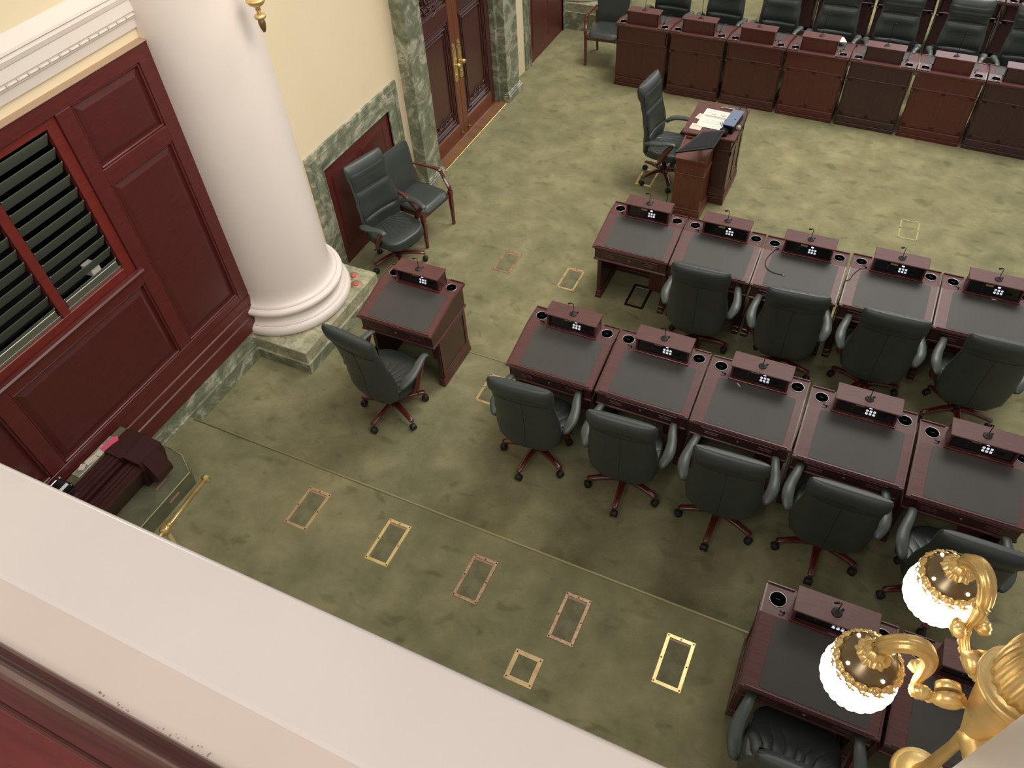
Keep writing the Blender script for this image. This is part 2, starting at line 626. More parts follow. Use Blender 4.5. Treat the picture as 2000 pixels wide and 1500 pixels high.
# marble baseboard, two courses
bb = empty('baseboard_left')
bb['kind'] = 'structure'
bb['label'] = 'grey green marble baseboard under the red wall'
MB().box(-4.76, -4.668, -1.0, 3.58, 0.30, 0.458, 0.003).build('upper_course', 'marble', bb)
MB().box(-4.76, -4.652, -1.0, 3.58, 0.05, 0.312, 0.004).build('lower_course', 'marble', bb)

# cornice + cream wall above red wall
cw = struct('wall_left', MB().box(-5.0, -4.75, -1.0, 3.75, 3.15, 7.0), 'cream_wall', label='cream painted wall above the red panelled screen')
cw2 = struct('wall_left', MB().box(-5.1, -4.76, -1.0, 1.0, -0.1, 3.2).box(-5.1, -4.76, 2.86, 3.75, -0.1, 3.2).box(-5.1, -4.76, 1.0, 2.86, -0.1, 1.7), 'cream_wall', label='wall behind the red panelling')
cor = MB().prism([(-4.75, 3.235), (-4.725, 3.235), (-4.718, 3.30), (-4.705, 3.305), (-4.705, 3.345), (-4.69, 3.35), (-4.698, 3.42), (-4.690, 3.425), (-4.682, 3.455), (-4.690, 3.475), (-4.676, 3.485), (-4.680, 3.50), (-4.75, 3.565)], -1.0, 3.72, 'y')
co = struct('trim_1', cor, 'trim_paint', label='white plaster cornice above the red wall')
bead = MB().tube([(0, -0.034, 0), (0, -0.030, 0), (0, 0.030, 0), (0, 0.034, 0)], [0.006, 0.0085, 0.0085, 0.006], 8).mesh('trim_paint')
reel = MB().tube([(0, -0.003, 0), (0, 0.003, 0)], 0.012, 8).mesh('trim_paint')
for k in range(44):
    y = 3.68 - 0.083 * k
    link('bead', bead, co, (-4.700, y, 3.325))
    link('reel', reel, co, (-4.700, y - 0.0415, 3.325))

# ---- column 1 (engaged, on marble plinth)


def column(cx, cy, rs, z0, ztop, name, label, plinth=True, a0=-pi / 2 - 0.5, a1=pi / 2 + 0.5, base=True):
    c = empty(name, (cx, cy, 0))
    tag(c, label, 'column')
    k = rs / 0.475
    prof = []
    if base:
        prof += [(0.585 * k, 0.400), (0.606 * k, 0.412), (0.617 * k, 0.435), (0.620 * k, 0.455), (0.616 * k, 0.478), (0.604 * k, 0.498), (0.588 * k, 0.507)]
        MB().lathe(prof, seg=64).build('base_torus', 'white_paint', c)
        MB().lathe([(0.582 * k, 0.505), (0.582 * k, 0.517), (0.560 * k, 0.522), (0.545 * k, 0.545), (0.540 * k, 0.575), (0.546 * k, 0.598), (0.560 * k, 0.606), (0.560 * k, 0.615)], seg=64).build('base_scotia', 'white_paint', c)
        MB().lathe([(0.560 * k, 0.612), (0.574 * k, 0.622), (0.580 * k, 0.642), (0.575 * k, 0.664), (0.560 * k, 0.674), (0.535 * k, 0.676)], seg=64).build('upper_torus', 'white_paint', c)
    sh = [(0.532 * k, 0.672), (0.532 * k, 0.690), (0.515 * k, 0.698), (0.498 * k, 0.715), (0.486 * k, 0.745), (0.478 * k, 0.79)]
    n = 10
    for i in range(n + 1):
        t = i / n
        sh.append(((0.476 - 0.012 * t - 0.03 * t * t) * k, 0.85 + (ztop - 0.85) * t))
    MB().lathe(sh, seg=72).build('shaft', 'white_paint', c)
    if plinth:
        MB().box(-0.15, 0.640, -0.635, 0.61, 0.27, 0.402, 0.006).build('plinth_upper', 'marble_light', c)
        MB().box(-0.15, 0.655, -0.650, 0.625, -0.02, 0.27, 0.004).build('plinth_lower', 'marble', c)
        ln = MB()
        ln.box(-0.15, 0.658, -0.653, 0.628, 0.262, 0.272, 0.003)
        ln.build('plinth_joint', 'marble_light', c)
    return c


c1 = column(-4.70, 4.18, 0.475, 0.4, 7.5, 'column', 'tall white round column on marble plinth between red wall and cream wall')
for x, y in ((0.452, 0.475), (0.545, 0.375)):
    s_ = MB().lathe([(0.0, 0.4021), (0.062, 0.4021), (0.062, 0.4027), (0, 0.4027)], (x, y, 0), 24)
    d_ = s_.build('stain_ring', 'stain_rose', c1)
    MB().lathe([(0.0, 0.402), (0.025, 0.402), (0.025, 0.414), (0.021, 0.417), (0, 0.417)], (x + 0.003, y, 0), 18).build('rose_disc', 'disc_rose', d_)
c2 = column(-4.70, 12.13, 0.475, 0.4, 7.5, 'column', 'far marble plinth of a white column behind the armchair at top')

# ---- cream door wall
dw = struct('wall_left', MB().box(-5.1, -4.76, 3.7, 7.0, -0.1, 7).box(-5.1, -4.76, 9.2, 12.0, -0.1, 7).box(-5.1, -4.76, 7.0, 9.2, 3.0, 7), 'cream_wall', label='cream painted wall around the carved doors')
struct('wall_left', MB().box(-5.1, -4.84, 12.0, 15.5, -0.1, 7), 'cream_wall', label='cream wall beyond the far plinth')


def marble_frame(y0, y1, z1, yi0, yi1, zi1, name='wall_left', label=''):
    e = empty('wall_left')
    e['kind'] = 'structure'
    e['label'] = label
    xb, xf = -4.80, -4.738
    MB().box(xb, xf, y0, yi0, -0.01, z1, 0.003).build('marble_stile', 'marble', e)
    MB().box(xb, xf, yi1, y1, -0.01, z1, 0.003).build('marble_stile', 'marble', e)
    MB().box(xb, xf + 0.002, yi0, yi1, zi1, z1, 0.003).build('marble_rail', 'marble', e)
    g = MB()
    g.box(xf - 0.01, xf + 0.006, y0 + 0.035, y1 - 0.035, z1 - 0.075, z1 - 0.067, 0.002)
    g.box(xf - 0.01, xf + 0.006, y1 - 0.075, y1 - 0.067, 0.0, z1 - 0.067, 0.002)
    g.box(xf - 0.01, xf + 0.006, y0 + 0.067, y0 + 0.075, 0.0, z1 - 0.067, 0.002)
    g.box(xf - 0.03, xf + 0.012, yi0 - 0.012, yi0, 0.0, zi1 + 0.012, 0.003)
    g.box(xf - 0.03, xf + 0.012, yi1, yi1 + 0.012, 0.0, zi1 + 0.012, 0.003)
    g.box(xf - 0.03, xf + 0.014, yi0, yi1, zi1, zi1 + 0.012, 0.003)
    g.build('fillet', 'marble', e)
    p = MB().box(-4.80, -4.757, yi0, yi1, 0.0, zi1).build('red_panel', 'wall_wood', e)
    p['label'] = 'red wooden panel inside the marble surround'
    n = 2
    wdt = (yi1 - yi0 - 0.12) / n
    for k in range(n):
        a = yi0 + 0.10 + k * (wdt - 0.005)
        b = a + wdt - 0.10
        MB().loft([[(-4.757, a, 0.16), (-4.757, b, 0.16), (-4.757, b, zi1 - 0.12), (-4.757, a, zi1 - 0.12)],
                   [(-4.747, a + 0.03, 0.19), (-4.747, b - 0.03, 0.19), (-4.747, b - 0.03, zi1 - 0.15), (-4.747, a + 0.03, zi1 - 0.15)]], smooth=False).build('raised_field', 'wall_panel', p)
    return e


marble_frame(4.945, 6.64, 1.455, 5.16, 6.405, 1.215, label='low red panel in a green marble surround behind the two wall chairs')
marble_frame(9.98, 11.52, 2.6, 10.14, 11.40, 2.4, label='red panel in a marble surround beyond the doors')


def pier(y0, y1, label):
    e = empty('wall_left')
    e['kind'] = 'structure'
    e['label'] = label
    MB().box(-4.86, -4.60, y0, y1, 0.12, 4.2, 0.004).build('marble_slab', 'marble', e)
    b = MB()
    b.box(-4.86, -4.565, y0 - 0.03, y1 + 0.03, -0.02, 0.09, 0.006)
    b.box(-4.86, -4.578, y0 - 0.02, y1 + 0.02, 0.09, 0.115, 0.008)
    b.box(-4.86, -4.588, y0 - 0.01, y1 + 0.01, 0.115, 0.135, 0.006)
    b.build('marble_base', 'marble', e)
    return e


p1 = pier(6.78, 7.11, 'green marble pier to the left of the carved doors')
p2 = pier(9.06, 9.44, 'green marble pier to the right of the carved doors')
for py, pz in ((6.98, 0.78), (9.36, 0.80)):
    h = MB().tube([(-4.60, py, pz), (-4.575, py, pz), (-4.568, py, pz - 0.03), (-4.575, py, pz - 0.045)], 0.005, 8)
    h.lathe([(0.014, 0), (0.014, 0.004)], (-4.598, py, pz), 10)
    tag(h.build('wall_hook', 'gold_dark'), 'small dark brass hook on the marble pier ' + ('left of the doors' if py < 8 else 'right of the doors'), 'hook')
jm = empty('wall_left')
jm['kind'] = 'structure'
jm['label'] = 'marble door jambs and lintel'
MB().box(-4.86, -4.72, 7.09, 7.15, 0, 3.0, 0.003).build('jamb', 'marble', jm)
MB().box(-4.86, -4.70, 8.98, 9.08, 0, 3.0, 0.003).build('jamb', 'marble', jm)
MB().box(-4.86, -4.66, 7.05, 9.12, 2.9, 3.1, 0.003).build('lintel', 'marble', jm)

# threshold
th = struct('trim_2', MB().box(-4.86, -4.75, 7.10, 9.06, 0.0, 0.022, 0.003), 'door_light', label='wooden threshold under the carved doors')
strip = MB().box(-0.005, 0.005, 7.06, 9.05, 0.0, 0.020, 0.003).mesh('threshold')
for k in range(10):
    link('strip', strip, th, (-4.742 + 0.0135 * k, 0, 0))
MB().box(-4.608, -4.598, 7.05, 9.06, 0.0, 0.018, 0.002).build('brass_edge', 'brass', th)

# doors
for n_, (ya, yb, hy) in enumerate(((7.13, 8.062, -1), (8.068, 9.0, 1))):
    d = empty('door_%d' % (n_ + 1))
    d['kind'] = 'structure'
    d['label'] = ('left' if n_ == 0 else 'right') + ' leaf of the carved dark wooden double doors'
    X0, X1 = -4.82, -4.775
    lo = ya if hy < 0 else yb
    for (a, b, c_, e_, mt, nm) in ((ya, ya + 0.11, 0.03, 2.9, 'door_light' if hy > 0 else 'door_wood', 'stile'), (yb - 0.11, yb, 0.03, 2.9, 'door_light' if hy < 0 else 'door_wood', 'stile'),
                                   (ya + 0.11, yb - 0.11, 0.03, 0.21, 'door_light', 'bottom_rail'), (ya + 0.11, yb - 0.11, 1.56, 1.74, 'door_wood', 'lock_rail'), (ya + 0.11, yb - 0.11, 2.75, 2.9, 'door_wood', 'top_rail')):
        MB().box(X0, X1, a, b, c_, e_, 0.003).build(nm, mt, d)
    for z0, z1 in ((0.21, 1.56), (1.74, 2.75)):
        p = MB().box(X0, -4.802, ya + 0.10, yb - 0.10, z0 - 0.01, z1 + 0.01).build('panel', 'door_wood', d)
        mo = MB()
        for q, (w_, h_) in enumerate(((0.0, 0.012), (0.03, 0.006), (0.07, 0.010), (0.115, 0.005))):
            a, b, c_, e_ = ya + 0.11 + w_, yb - 0.11 - w_, z0 + w_ * 1.3, z1 - w_
            t = 0.014
            for (k0, k1, k2, k3) in ((a, a + t, c_, e_), (b - t, b, c_, e_), (a, b, c_, c_ + t), (a, b, e_ - t, e_)):
                mo.box(-4.802, -4.79 + h_, k0, k1, k2, k3, 0.003)
        mo.build('panel_moulding', 'door_wood', p)
        # carved ornament at foot of the panel
        cv = MB()
        ym = (ya + yb) / 2
        for s_ in (-1, 1):
            cv.tube(bez([(-4.79, ym + s_ * 0.22, z0 + 0.20), (-4.785, ym + s_ * 0.20, z0 + 0.24), (-4.785, ym + s_ * 0.15, z0 + 0.22), (-4.785, ym + s_ * 0.12, z0 + 0.17), (-4.785, ym + s_ * 0.07, z0 + 0.21), (-4.785, ym + s_ * 0.02, z0 + 0.17)], 4), 0.008, 6)
        cv.ball((-4.785, ym, z0 + 0.15), 0.022, 8, (0.5, 1.3, 1))
        for q in range(5):
            cv.ball((-4.787, ym - 0.05 + 0.025 * q, z0 + 0.24), 0.012, 6, (0.5, 1, 1))
        cv.build('carving', 'mahogany_dark', p)
        for q in range(3):
            MB().box(-4.80, -4.784, ym - 0.20, ym + 0.20, z0 + 0.05 + q * 0.022, z0 + 0.062 + q * 0.022, 0.003).build('reed', 'door_wood', p)
    if n_ == 0:
        cv = MB()
        for q in range(16):
            a = q * 2.399
            r_ = 0.05 + 0.012 * q
            cv.tube(bez([(-4.785, 7.6 + r_ * math.cos(a), 1.98 + r_ * math.sin(a)), (-4.775, 7.6 + (r_ + .03) * math.cos(a + .3), 1.98 + (r_ + .03) * math.sin(a + .3)), (-4.785, 7.6 + (r_ + .02) * math.cos(a + .7), 1.98 + (r_ + .02) * math.sin(a + .7))], 3), 0.009, 5)
        cv.build('carved_relief', 'mahogany_dark', d)
    # brass plate and knob
    hyc = (yb - 0.062) if hy < 0 else (ya + 0.062)
    pts = [(hyc - 0.04, 0.80), (hyc - 0.02, 0.775), (hyc + 0.02, 0.775), (hyc + 0.04, 0.80), (hyc + 0.04, 1.17), (hyc + 0.025, 1.20), (hyc + 0.03, 1.235), (hyc, 1.26), (hyc - 0.03, 1.235), (hyc - 0.025, 1.20), (hyc - 0.04, 1.17)]
    pl = MB().prism(pts, -4.776, -4.768, 'x').build('handle_plate', 'brass', d)
    kb = MB()
    kb.tube([(-4.77, hyc, 0.99), (-4.755, hyc, 0.99), (-4.745, hyc, 0.99), (-4.735, hyc, 0.99), (-4.72, hyc, 0.99), (-4.705, hyc, 0.99), (-4.698, hyc, 0.99)], [0.014, 0.012, 0.014, 0.026, 0.030, 0.024, 0.008], 14)
    kb.build('door_knob', 'brass', pl)
    MB().tube([(-4.77, hyc, 0.86), (-4.755, hyc, 0.86)], 0.016, 12).build('lock', 'brass', pl)
    orn = MB()
    for q in range(5):
        orn.ball((-4.768, hyc + 0.02 * math.cos(q * 1.3), 1.20 + 0.02 * math.sin(q * 1.3)), 0.010, 6, (0.6, 1, 1))
    orn.build('plate_ornament', 'gold_dark', pl)
    st = MB().tube([(-4.775, yb - 0.09 if hy < 0 else ya + 0.09, 0.09), (-4.74, yb - 0.09 if hy < 0 else ya + 0.09, 0.09)], [0.013, 0.013], 10)
    st.ball((-4.735, yb - 0.09 if hy < 0 else ya + 0.09, 0.09), 0.014, 8)
    st.build('floor_bolt', 'gold_dark', d)
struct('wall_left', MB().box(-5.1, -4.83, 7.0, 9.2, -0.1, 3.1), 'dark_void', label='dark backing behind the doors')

# ---- gallery parapet in front of the camera
LZ = 4.20


def ry(r_, z):
    return r_ * (H - z)


ye, yi = ry(0.300, LZ), ry(0.0755, LZ)
par = empty('trim_3')
par['kind'] = 'structure'
par['label'] = 'white gallery ledge with polished red wooden rail in the foreground'
MB().prism([(yi - 0.02, 3.4), (ye - 0.02, 3.4), (ye - 0.02, 4.12), (ye - 0.004, 4.13), (ye, 4.14), (ye, 4.192), (ye - 0.006, LZ), (0.186, LZ), (0.176, LZ - 0.001), (yi - 0.02, LZ - 0.001)], -4.5, 0.62, 'x').build('ledge', 'ledge_paint', par)
MB().box(-4.5, 0.62, yi - 0.01, 0.1775, LZ - 0.01, LZ - 0.0005).build('ledge_shade_strip', 'ledge_inner_shade', par)
MB().tube([(-4.5, ye - 0.004, LZ - 0.003), (0.62, ye - 0.004, LZ - 0.003)], 0.0045, 6).build('ledge_bead', 'ledge_paint', par)
prof = [(-0.45, 4.1), (yi, 4.1), (yi, LZ + 0.004), (yi - 0.004, LZ + 0.008), (0.077, LZ + 0.010), (0.074, LZ + 0.016), (0.0705, LZ + 0.017), (0.0695, LZ + 0.024)]
for k in range(9):
    a = pi / 2 * k / 8
    prof.append((0.0665 - 0.044 * (1 - math.cos(a)), LZ + 0.026 + 0.040 * math.sin(a)))
prof += [(0.0215, LZ + 0.064), (0.0185, LZ + 0.0655), (0.0175, LZ + 0.070), (0.0150, LZ + 0.071), (-0.45, LZ + 0.071)]
o = MB().prism(prof, -4.5, 0.62, 'x', smooth=False).build('wooden_rail', 'rail_wood', par)
MB().box(-4.5, 0.62, -0.45, 0.0135, LZ + 0.070, LZ + 0.0725, 0.001).build('rail_cap', 'rail_flat', par)
chip = random.Random(3)
cm = MB()
for cx_, n_ in ((-0.70, 6), (-0.63, 5), (-0.80, 5), (-0.85, 3), (-0.66, 3)):
    for _ in range(n_):
        cm.ball((cx_ + chip.uniform(-.02, .02), yi + 0.004 + abs(chip.gauss(0, 0.004)), LZ - 0.0003), chip.uniform(0.0008, 0.0022), 5, (1, 1, 0.3))
o = cm.build('paint_chips', 'tan_edge', par)
o['kind'] = 'stuff'
c3 = column(0.745, 0.25, 0.475, 0.4, 7.5, 'column', 'smooth white column at the gallery edge beside the gilded lamp')

# ================================================================== SWIVEL CHAIR


def se(c, p):
    return math.copysign(abs(c) ** p, c)


def chair_back_surface():
    zt = [0.36, 0.375, 0.40, 0.44, 0.50, 0.56, 0.62, 0.68, 0.75, 0.82, 0.88, 0.94, 0.99, 1.03, 1.06, 1.09, 1.115, 1.133, 1.144, 1.148]
    wt = [(0.36, 0.165), (0.39, 0.200), (0.45, 0.252), (0.56, 0.268), (0.72, 0.262), (0.86, 0.244), (0.96, 0.240), (1.04, 0.252), (1.115, 0.252), (1.148, 0.238)]
    yt = [(0.36, -0.190), (0.50, -0.205), (0.62, -0.200), (0.80, -0.222), (0.95, -0.245), (1.05, -0.262), (1.148, -0.278)]
    tt = [(0.36, 0.016), (0.42, 0.034), (0.60, 0.040), (0.90, 0.036), (0.97, 0.038), (1.03, 0.056), (1.09, 0.060), (1.125, 0.044), (1.142, 0.026), (1.148, 0.010)]
    kt = [(0.36, 0.015), (0.5, 0.05), (0.68, 0.045), (0.85, 0.02), (0.95, 0.005), (1.148, 0.0)]
    rings = []
    n = 36
    for z in zt:
        w_, yc, t_, k_ = interp(wt, z), interp(yt, z), interp(tt, z), interp(kt, z)
        if z > 0.99:
            yc -= 0.012 * min(1, (z - 0.99) / 0.05)
        ring = []
        for i in range(n):
            a = 2 * pi * i / n
            x = w_ * se(math.cos(a), 0.55)
            y = yc + t_ * se(math.sin(a), 0.75) + k_ * (x / w_) ** 2
            ring.append((x, y, z))
        rings.append(ring)
    return rings, wt, yt, tt, kt


def ZS(z):
    return 0.36 + (z - 0.36) * 1.08


def make_swivel():
    root = empty('swivel_chair')
    rings, wt, yt, tt, kt = chair_back_surface()
    MB().loft([[(p[0], p[1], ZS(p[2])) for p in r] for r in rings]).build('backrest', 'leather', root)
    # front pads

    def pad(z0, z1, wf, bulge, name, arc=0.0):
        def fn(u, v):
            z = z0 + (z1 - z0) * v
            uu = 2 * u - 1
            z += arc * (1 - uu * uu) * (1 - v)
            w_ = interp(wt, z) * wf
            x = uu * w_
            e = (1 - abs(uu) ** 6) * (1 - abs(2 * v - 1) ** 6)
            y = interp(yt, z) + interp(tt, z) * (1 if z < 1.0 else 0.8) + interp(kt, z) * (x / interp(wt, z)) ** 2 - 0.008 + (bulge + 0.008) * e ** 0.6
            return (x, y, ZS(z))
        b = MB().grid(fn, 18, 14)
        return b.build(name, 'leather_front', root)
    pad(0.89, 1.07, 0.92, 0.010, 'headrest_pad')
    pad(0.62, 0.885, 0.90, 0.014, 'back_pad')
    pad(0.44, 0.618, 0.86, 0.022, 'lumbar_pad')
    # rear seam
    sm = MB()
    pts = []
    for k in range(14):
        z = 0.42 + (0.98 - 0.42) * k / 13
        pts.append((0.0, interp(yt, z) - interp(tt, z) - 0.0005, ZS(z)))
    sm.tube(pts, 0.0016, 5)
    pts = []
    for k in range(17):
        x = -0.21 + 0.42 * k / 16
        z = 0.955 - 0.02 * (1 - (x / 0.21) ** 2)
        pts.append((x, interp(yt, z) - interp(tt, z) * (1 - abs(x / 0.30) ** 6) + interp(kt, z) * (x / 0.236) ** 2 - 0.001, ZS(z)))
    sm.tube(pts, 0.0016, 5)
    sm.build('seam', 'seam', root)

    # seat
    def seat(u, v):
        a = 2 * pi * u
        cx, cy = se(math.cos(a), 0.62), se(math.sin(a), 0.62)
        if v < 0.70:
            r_ = v / 0.70 * 0.93
            h = 0.0
        elif v < 0.82:
            t_ = (v - 0.70) / 0.12
            r_ = 0.93 + 0.07 * math.sin(t_ * pi / 2)
            h = -0.035 * (1 - math.cos(t_ * pi / 2))
        elif v < 0.94:
            r_ = 1.0
            h = -0.035 - 0.055 * (v - 0.82) / 0.12
        else:
            t_ = (v - 0.94) / 0.06
            r_ = 1.0 - 0.9 * t_
            h = -0.09 - 0.012 * min(1, t_ * 3)
        x = 0.262 * r_ * cx
        y = 0.035 + 0.255 * r_ * cy
        z = 0.492 + h
        if v < 0.82:
            d = math.hypot(x, y + 0.27)
            ph = math.atan2(x, y + 0.27)
            mask = max(0, min(1, (d - 0.05) / 0.08)) * max(0, min(1, (0.43 - d) / 0.16)) * max(0, 1 - (abs(ph) / 1.15) ** 4)
            z += 0.003 * mask * math.sin(ph * 9.0)
            z += 0.006 * (1 - (x / 0.26) ** 2) - 0.008 * max(0, 1 - ((y - 0.02) / 0.17) ** 2) * max(0, 1 - (x / 0.2) ** 2)
        if y > 0.15:
            z -= 0.030 * ((y - 0.15) / 0.14) ** 2
        return (x, y, z)
    MB().grid(seat, 112, 30, cu=True).build('seat', 'leather_seat', root)
    MB().box(-0.13, 0.13, -0.12, 0.16, 0.365, 0.398, 0.01).build('tilt_mechanism', 'black', root)
    MB().tube([(0.10, 0.02, 0.38), (0.29, 0.03, 0.375), (0.31, 0.03, 0.375)], [0.006, 0.006, 0.010], 8).build('lever', 'black', root)
    MB().lathe([(0.016, 0.37), (0.016, 0.25), (0.027, 0.25), (0.027, 0.16), (0.038, 0.15), (0.038, 0.095), (0.02, 0.09)], seg=16).build('gas_column', 'black', root)
    # arms
    for s_ in (-1, 1):
        path = bez([(s_ * 0.272, -0.135, 0.580), (s_ * 0.296, -0.115, 0.605), (s_ * 0.318, -0.050, 0.636), (s_ * 0.318, 0.04, 0.652), (s_ * 0.300, 0.13, 0.668), (s_ * 0.288, 0.205, 0.668), (s_ * 0.286, 0.24, 0.645)], 4)
        n = len(path)
        rt = [(0, 0.016), (0.12, 0.036), (0.35, 0.043), (0.6, 0.036), (0.8, 0.029), (0.95, 0.029), (1, 0.016)]
        MB().tube(path, [interp(rt, i / (n - 1)) for i in range(n)], 14, flat=(1.0, 0.55)).build('armrest', 'leather_arm', root)
        sp = bez([(s_ * 0.290, 0.185, 0.645), (s_ * 0.290, 0.14, 0.585), (s_ * 0.288, 0.09, 0.50), (s_ * 0.284, 0.05, 0.42), (s_ * 0.262, 0.03, 0.378), (s_ * 0.20, 0.03, 0.372), (s_ * 0.11, 0.03, 0.378)], 4)
        n = len(sp)
        MB().tube(sp, [interp([(0, 0.024), (0.3, 0.032), (0.55, 0.034), (0.7, 0.022), (1, 0.018)], i / (n - 1)) for i in range(n)], 8, flat=(0.55, 1.0)).build('arm_support', 'leg_wood', root)
    # star base
    base = empty('star_base')
    base.parent = root
    lrings = []
    for t_ in (0, 0.1, 0.3, 0.55, 0.8, 0.93, 1.0):
        r_ = 0.028 + 0.272 * t_
        zc = 0.135 - 0.028 * t_ - 0.012 * math.sin(t_ * pi) * -1
        hw = 0.030 - 0.010 * t_ + (0.004 if t_ > 0.9 else 0)
        if t_ == 1.0:
            hw = 0.014
        hh = 0.020 - 0.007 * t_
        lrings.append([(r_, hw * se(math.cos(a), 0.6), zc + hh * se(math.sin(a), 0.6)) for a in [2 * pi * k / 12 for k in range(12)]])
    leg_me = MB().loft(lrings).mesh('leg_wood')
    pin = MB().lathe([(0.009, 0.05), (0.009, 0.10)], (0.292, 0, 0), 8).mesh('chrome')
    cas = MB()
    for s_ in (-1, 1):
        cas.tube([(0.292, s_ * 0.006, 0.026), (0.292, s_ * 0.012, 0.026), (0.292, s_ * 0.024, 0.026), (0.292, s_ * 0.028, 0.026)], [0.020, 0.026, 0.026, 0.018], 16)
    cas.tube([(0.292 + 0.027 * math.cos(a), 0, 0.030 + 0.027 * math.sin(a)) for a in [R(x) for x in range(10, 175, 20)]], 0.011, 8, flat=(2.1, 0.5))
    cas_me = cas.mesh('rubber')
    for k in range(5):
        a = R(-98 + 72 * k)
        l = link('leg', leg_me, root, None, (0, 0, a))
        link('caster', cas_me, l)
    bpy.data.objects.remove(base)
    return root


# ================================================================== GUEST ARMCHAIR


def make_guest():
    root = empty('guest_armchair')
    for s_ in (-1, 1):
        MB().loft([[(s_ * 0.255 + dx * q, 0.245 + dy * q, z) for dx, dy in ((-1, -1), (1, -1), (1, 1), (-1, 1))] for z, q in ((0.0, 0.013), (0.25, 0.018), (0.455, 0.022))], smooth=False).build('front_leg', 'leg_wood', root)
        MB().loft([[(s_ * 0.235 + dx * q, yy + dy * q, z) for dx, dy in ((-1, -1), (1, -1), (1, 1), (-1, 1))] for z, yy, q in ((0.0, -0.28, 0.013), (0.25, -0.245, 0.017), (0.46, -0.225, 0.020), (0.62, -0.235, 0.018))], smooth=False).build('back_leg', 'leg_wood', root)
        p = bez([(s_ * 0.262, 0.245, 0.45), (s_ * 0.268, 0.225, 0.50), (s_ * 0.285, 0.165, 0.565), (s_ * 0.295, 0.125, 0.625), (s_ * 0.292, 0.10, 0.655), (s_ * 0.285, 0.03, 0.668), (s_ * 0.270, -0.10, 0.672), (s_ * 0.245, -0.22, 0.68)], 4)
        n = len(p)
        MB().tube(p, [interp([(0, 0.024), (0.45, 0.022), (0.6, 0.026), (0.8, 0.020), (1, 0.018)], i / (n - 1)) for i in range(n)], 8, flat=(1.0, 0.75), smooth=False).build('armrest', 'leg_wood', root)
    MB().box(-0.235, 0.235, -0.22, 0.25, 0.375, 0.42, 0.004).build('seat_frame', 'leg_wood', root)

    def seat(u, v):
        a = 2 * pi * u
        cx, cy = se(math.cos(a), 0.42), se(math.sin(a), 0.42)
        t_ = v * 2
        if t_ < 1:
            r_ = 0.1 + 0.9 * math.sin(t_ * pi / 2)
            z = 0.405 + 0.03 * t_
        else:
            r_ = math.cos((t_ - 1) * pi / 2) ** 0.35
            z = 0.435 + 0.052 * math.sin((t_ - 1) * pi / 2)
        return (0.243 * r_ * cx, 0.015 + 0.255 * r_ * cy, z - (0.02 if cy * r_ > 0.85 else 0))
    MB().grid(seat, 48, 14, cu=True).build('seat', 'leather', root)
    rings = []
    for z in (0.42, 0.435, 0.47, 0.60, 0.75, 0.88, 0.935, 0.955, 0.962):
        t_ = interp([(0.42, 0.008), (0.46, 0.034), (0.9, 0.034), (0.962, 0.008)], z)
        w_ = interp([(0.42, 0.205), (0.5, 0.225), (0.8, 0.245), (0.93, 0.245), (0.962, 0.215)], z)
        yc = -0.205 - (z - 0.42) * 0.17
        rings.append([(w_ * se(math.cos(a), 0.5), yc + t_ * se(math.sin(a), 0.8) + 0.018 * (math.cos(a)) ** 2, z) for a in [2 * pi * k / 28 for k in range(28)]])
    MB().loft(rings).build('backrest', 'leather', root)
    return root


# ================================================================== DESK
DW, DD = 0.746, 0.641
ZF, ZB = 0.740, 0.826


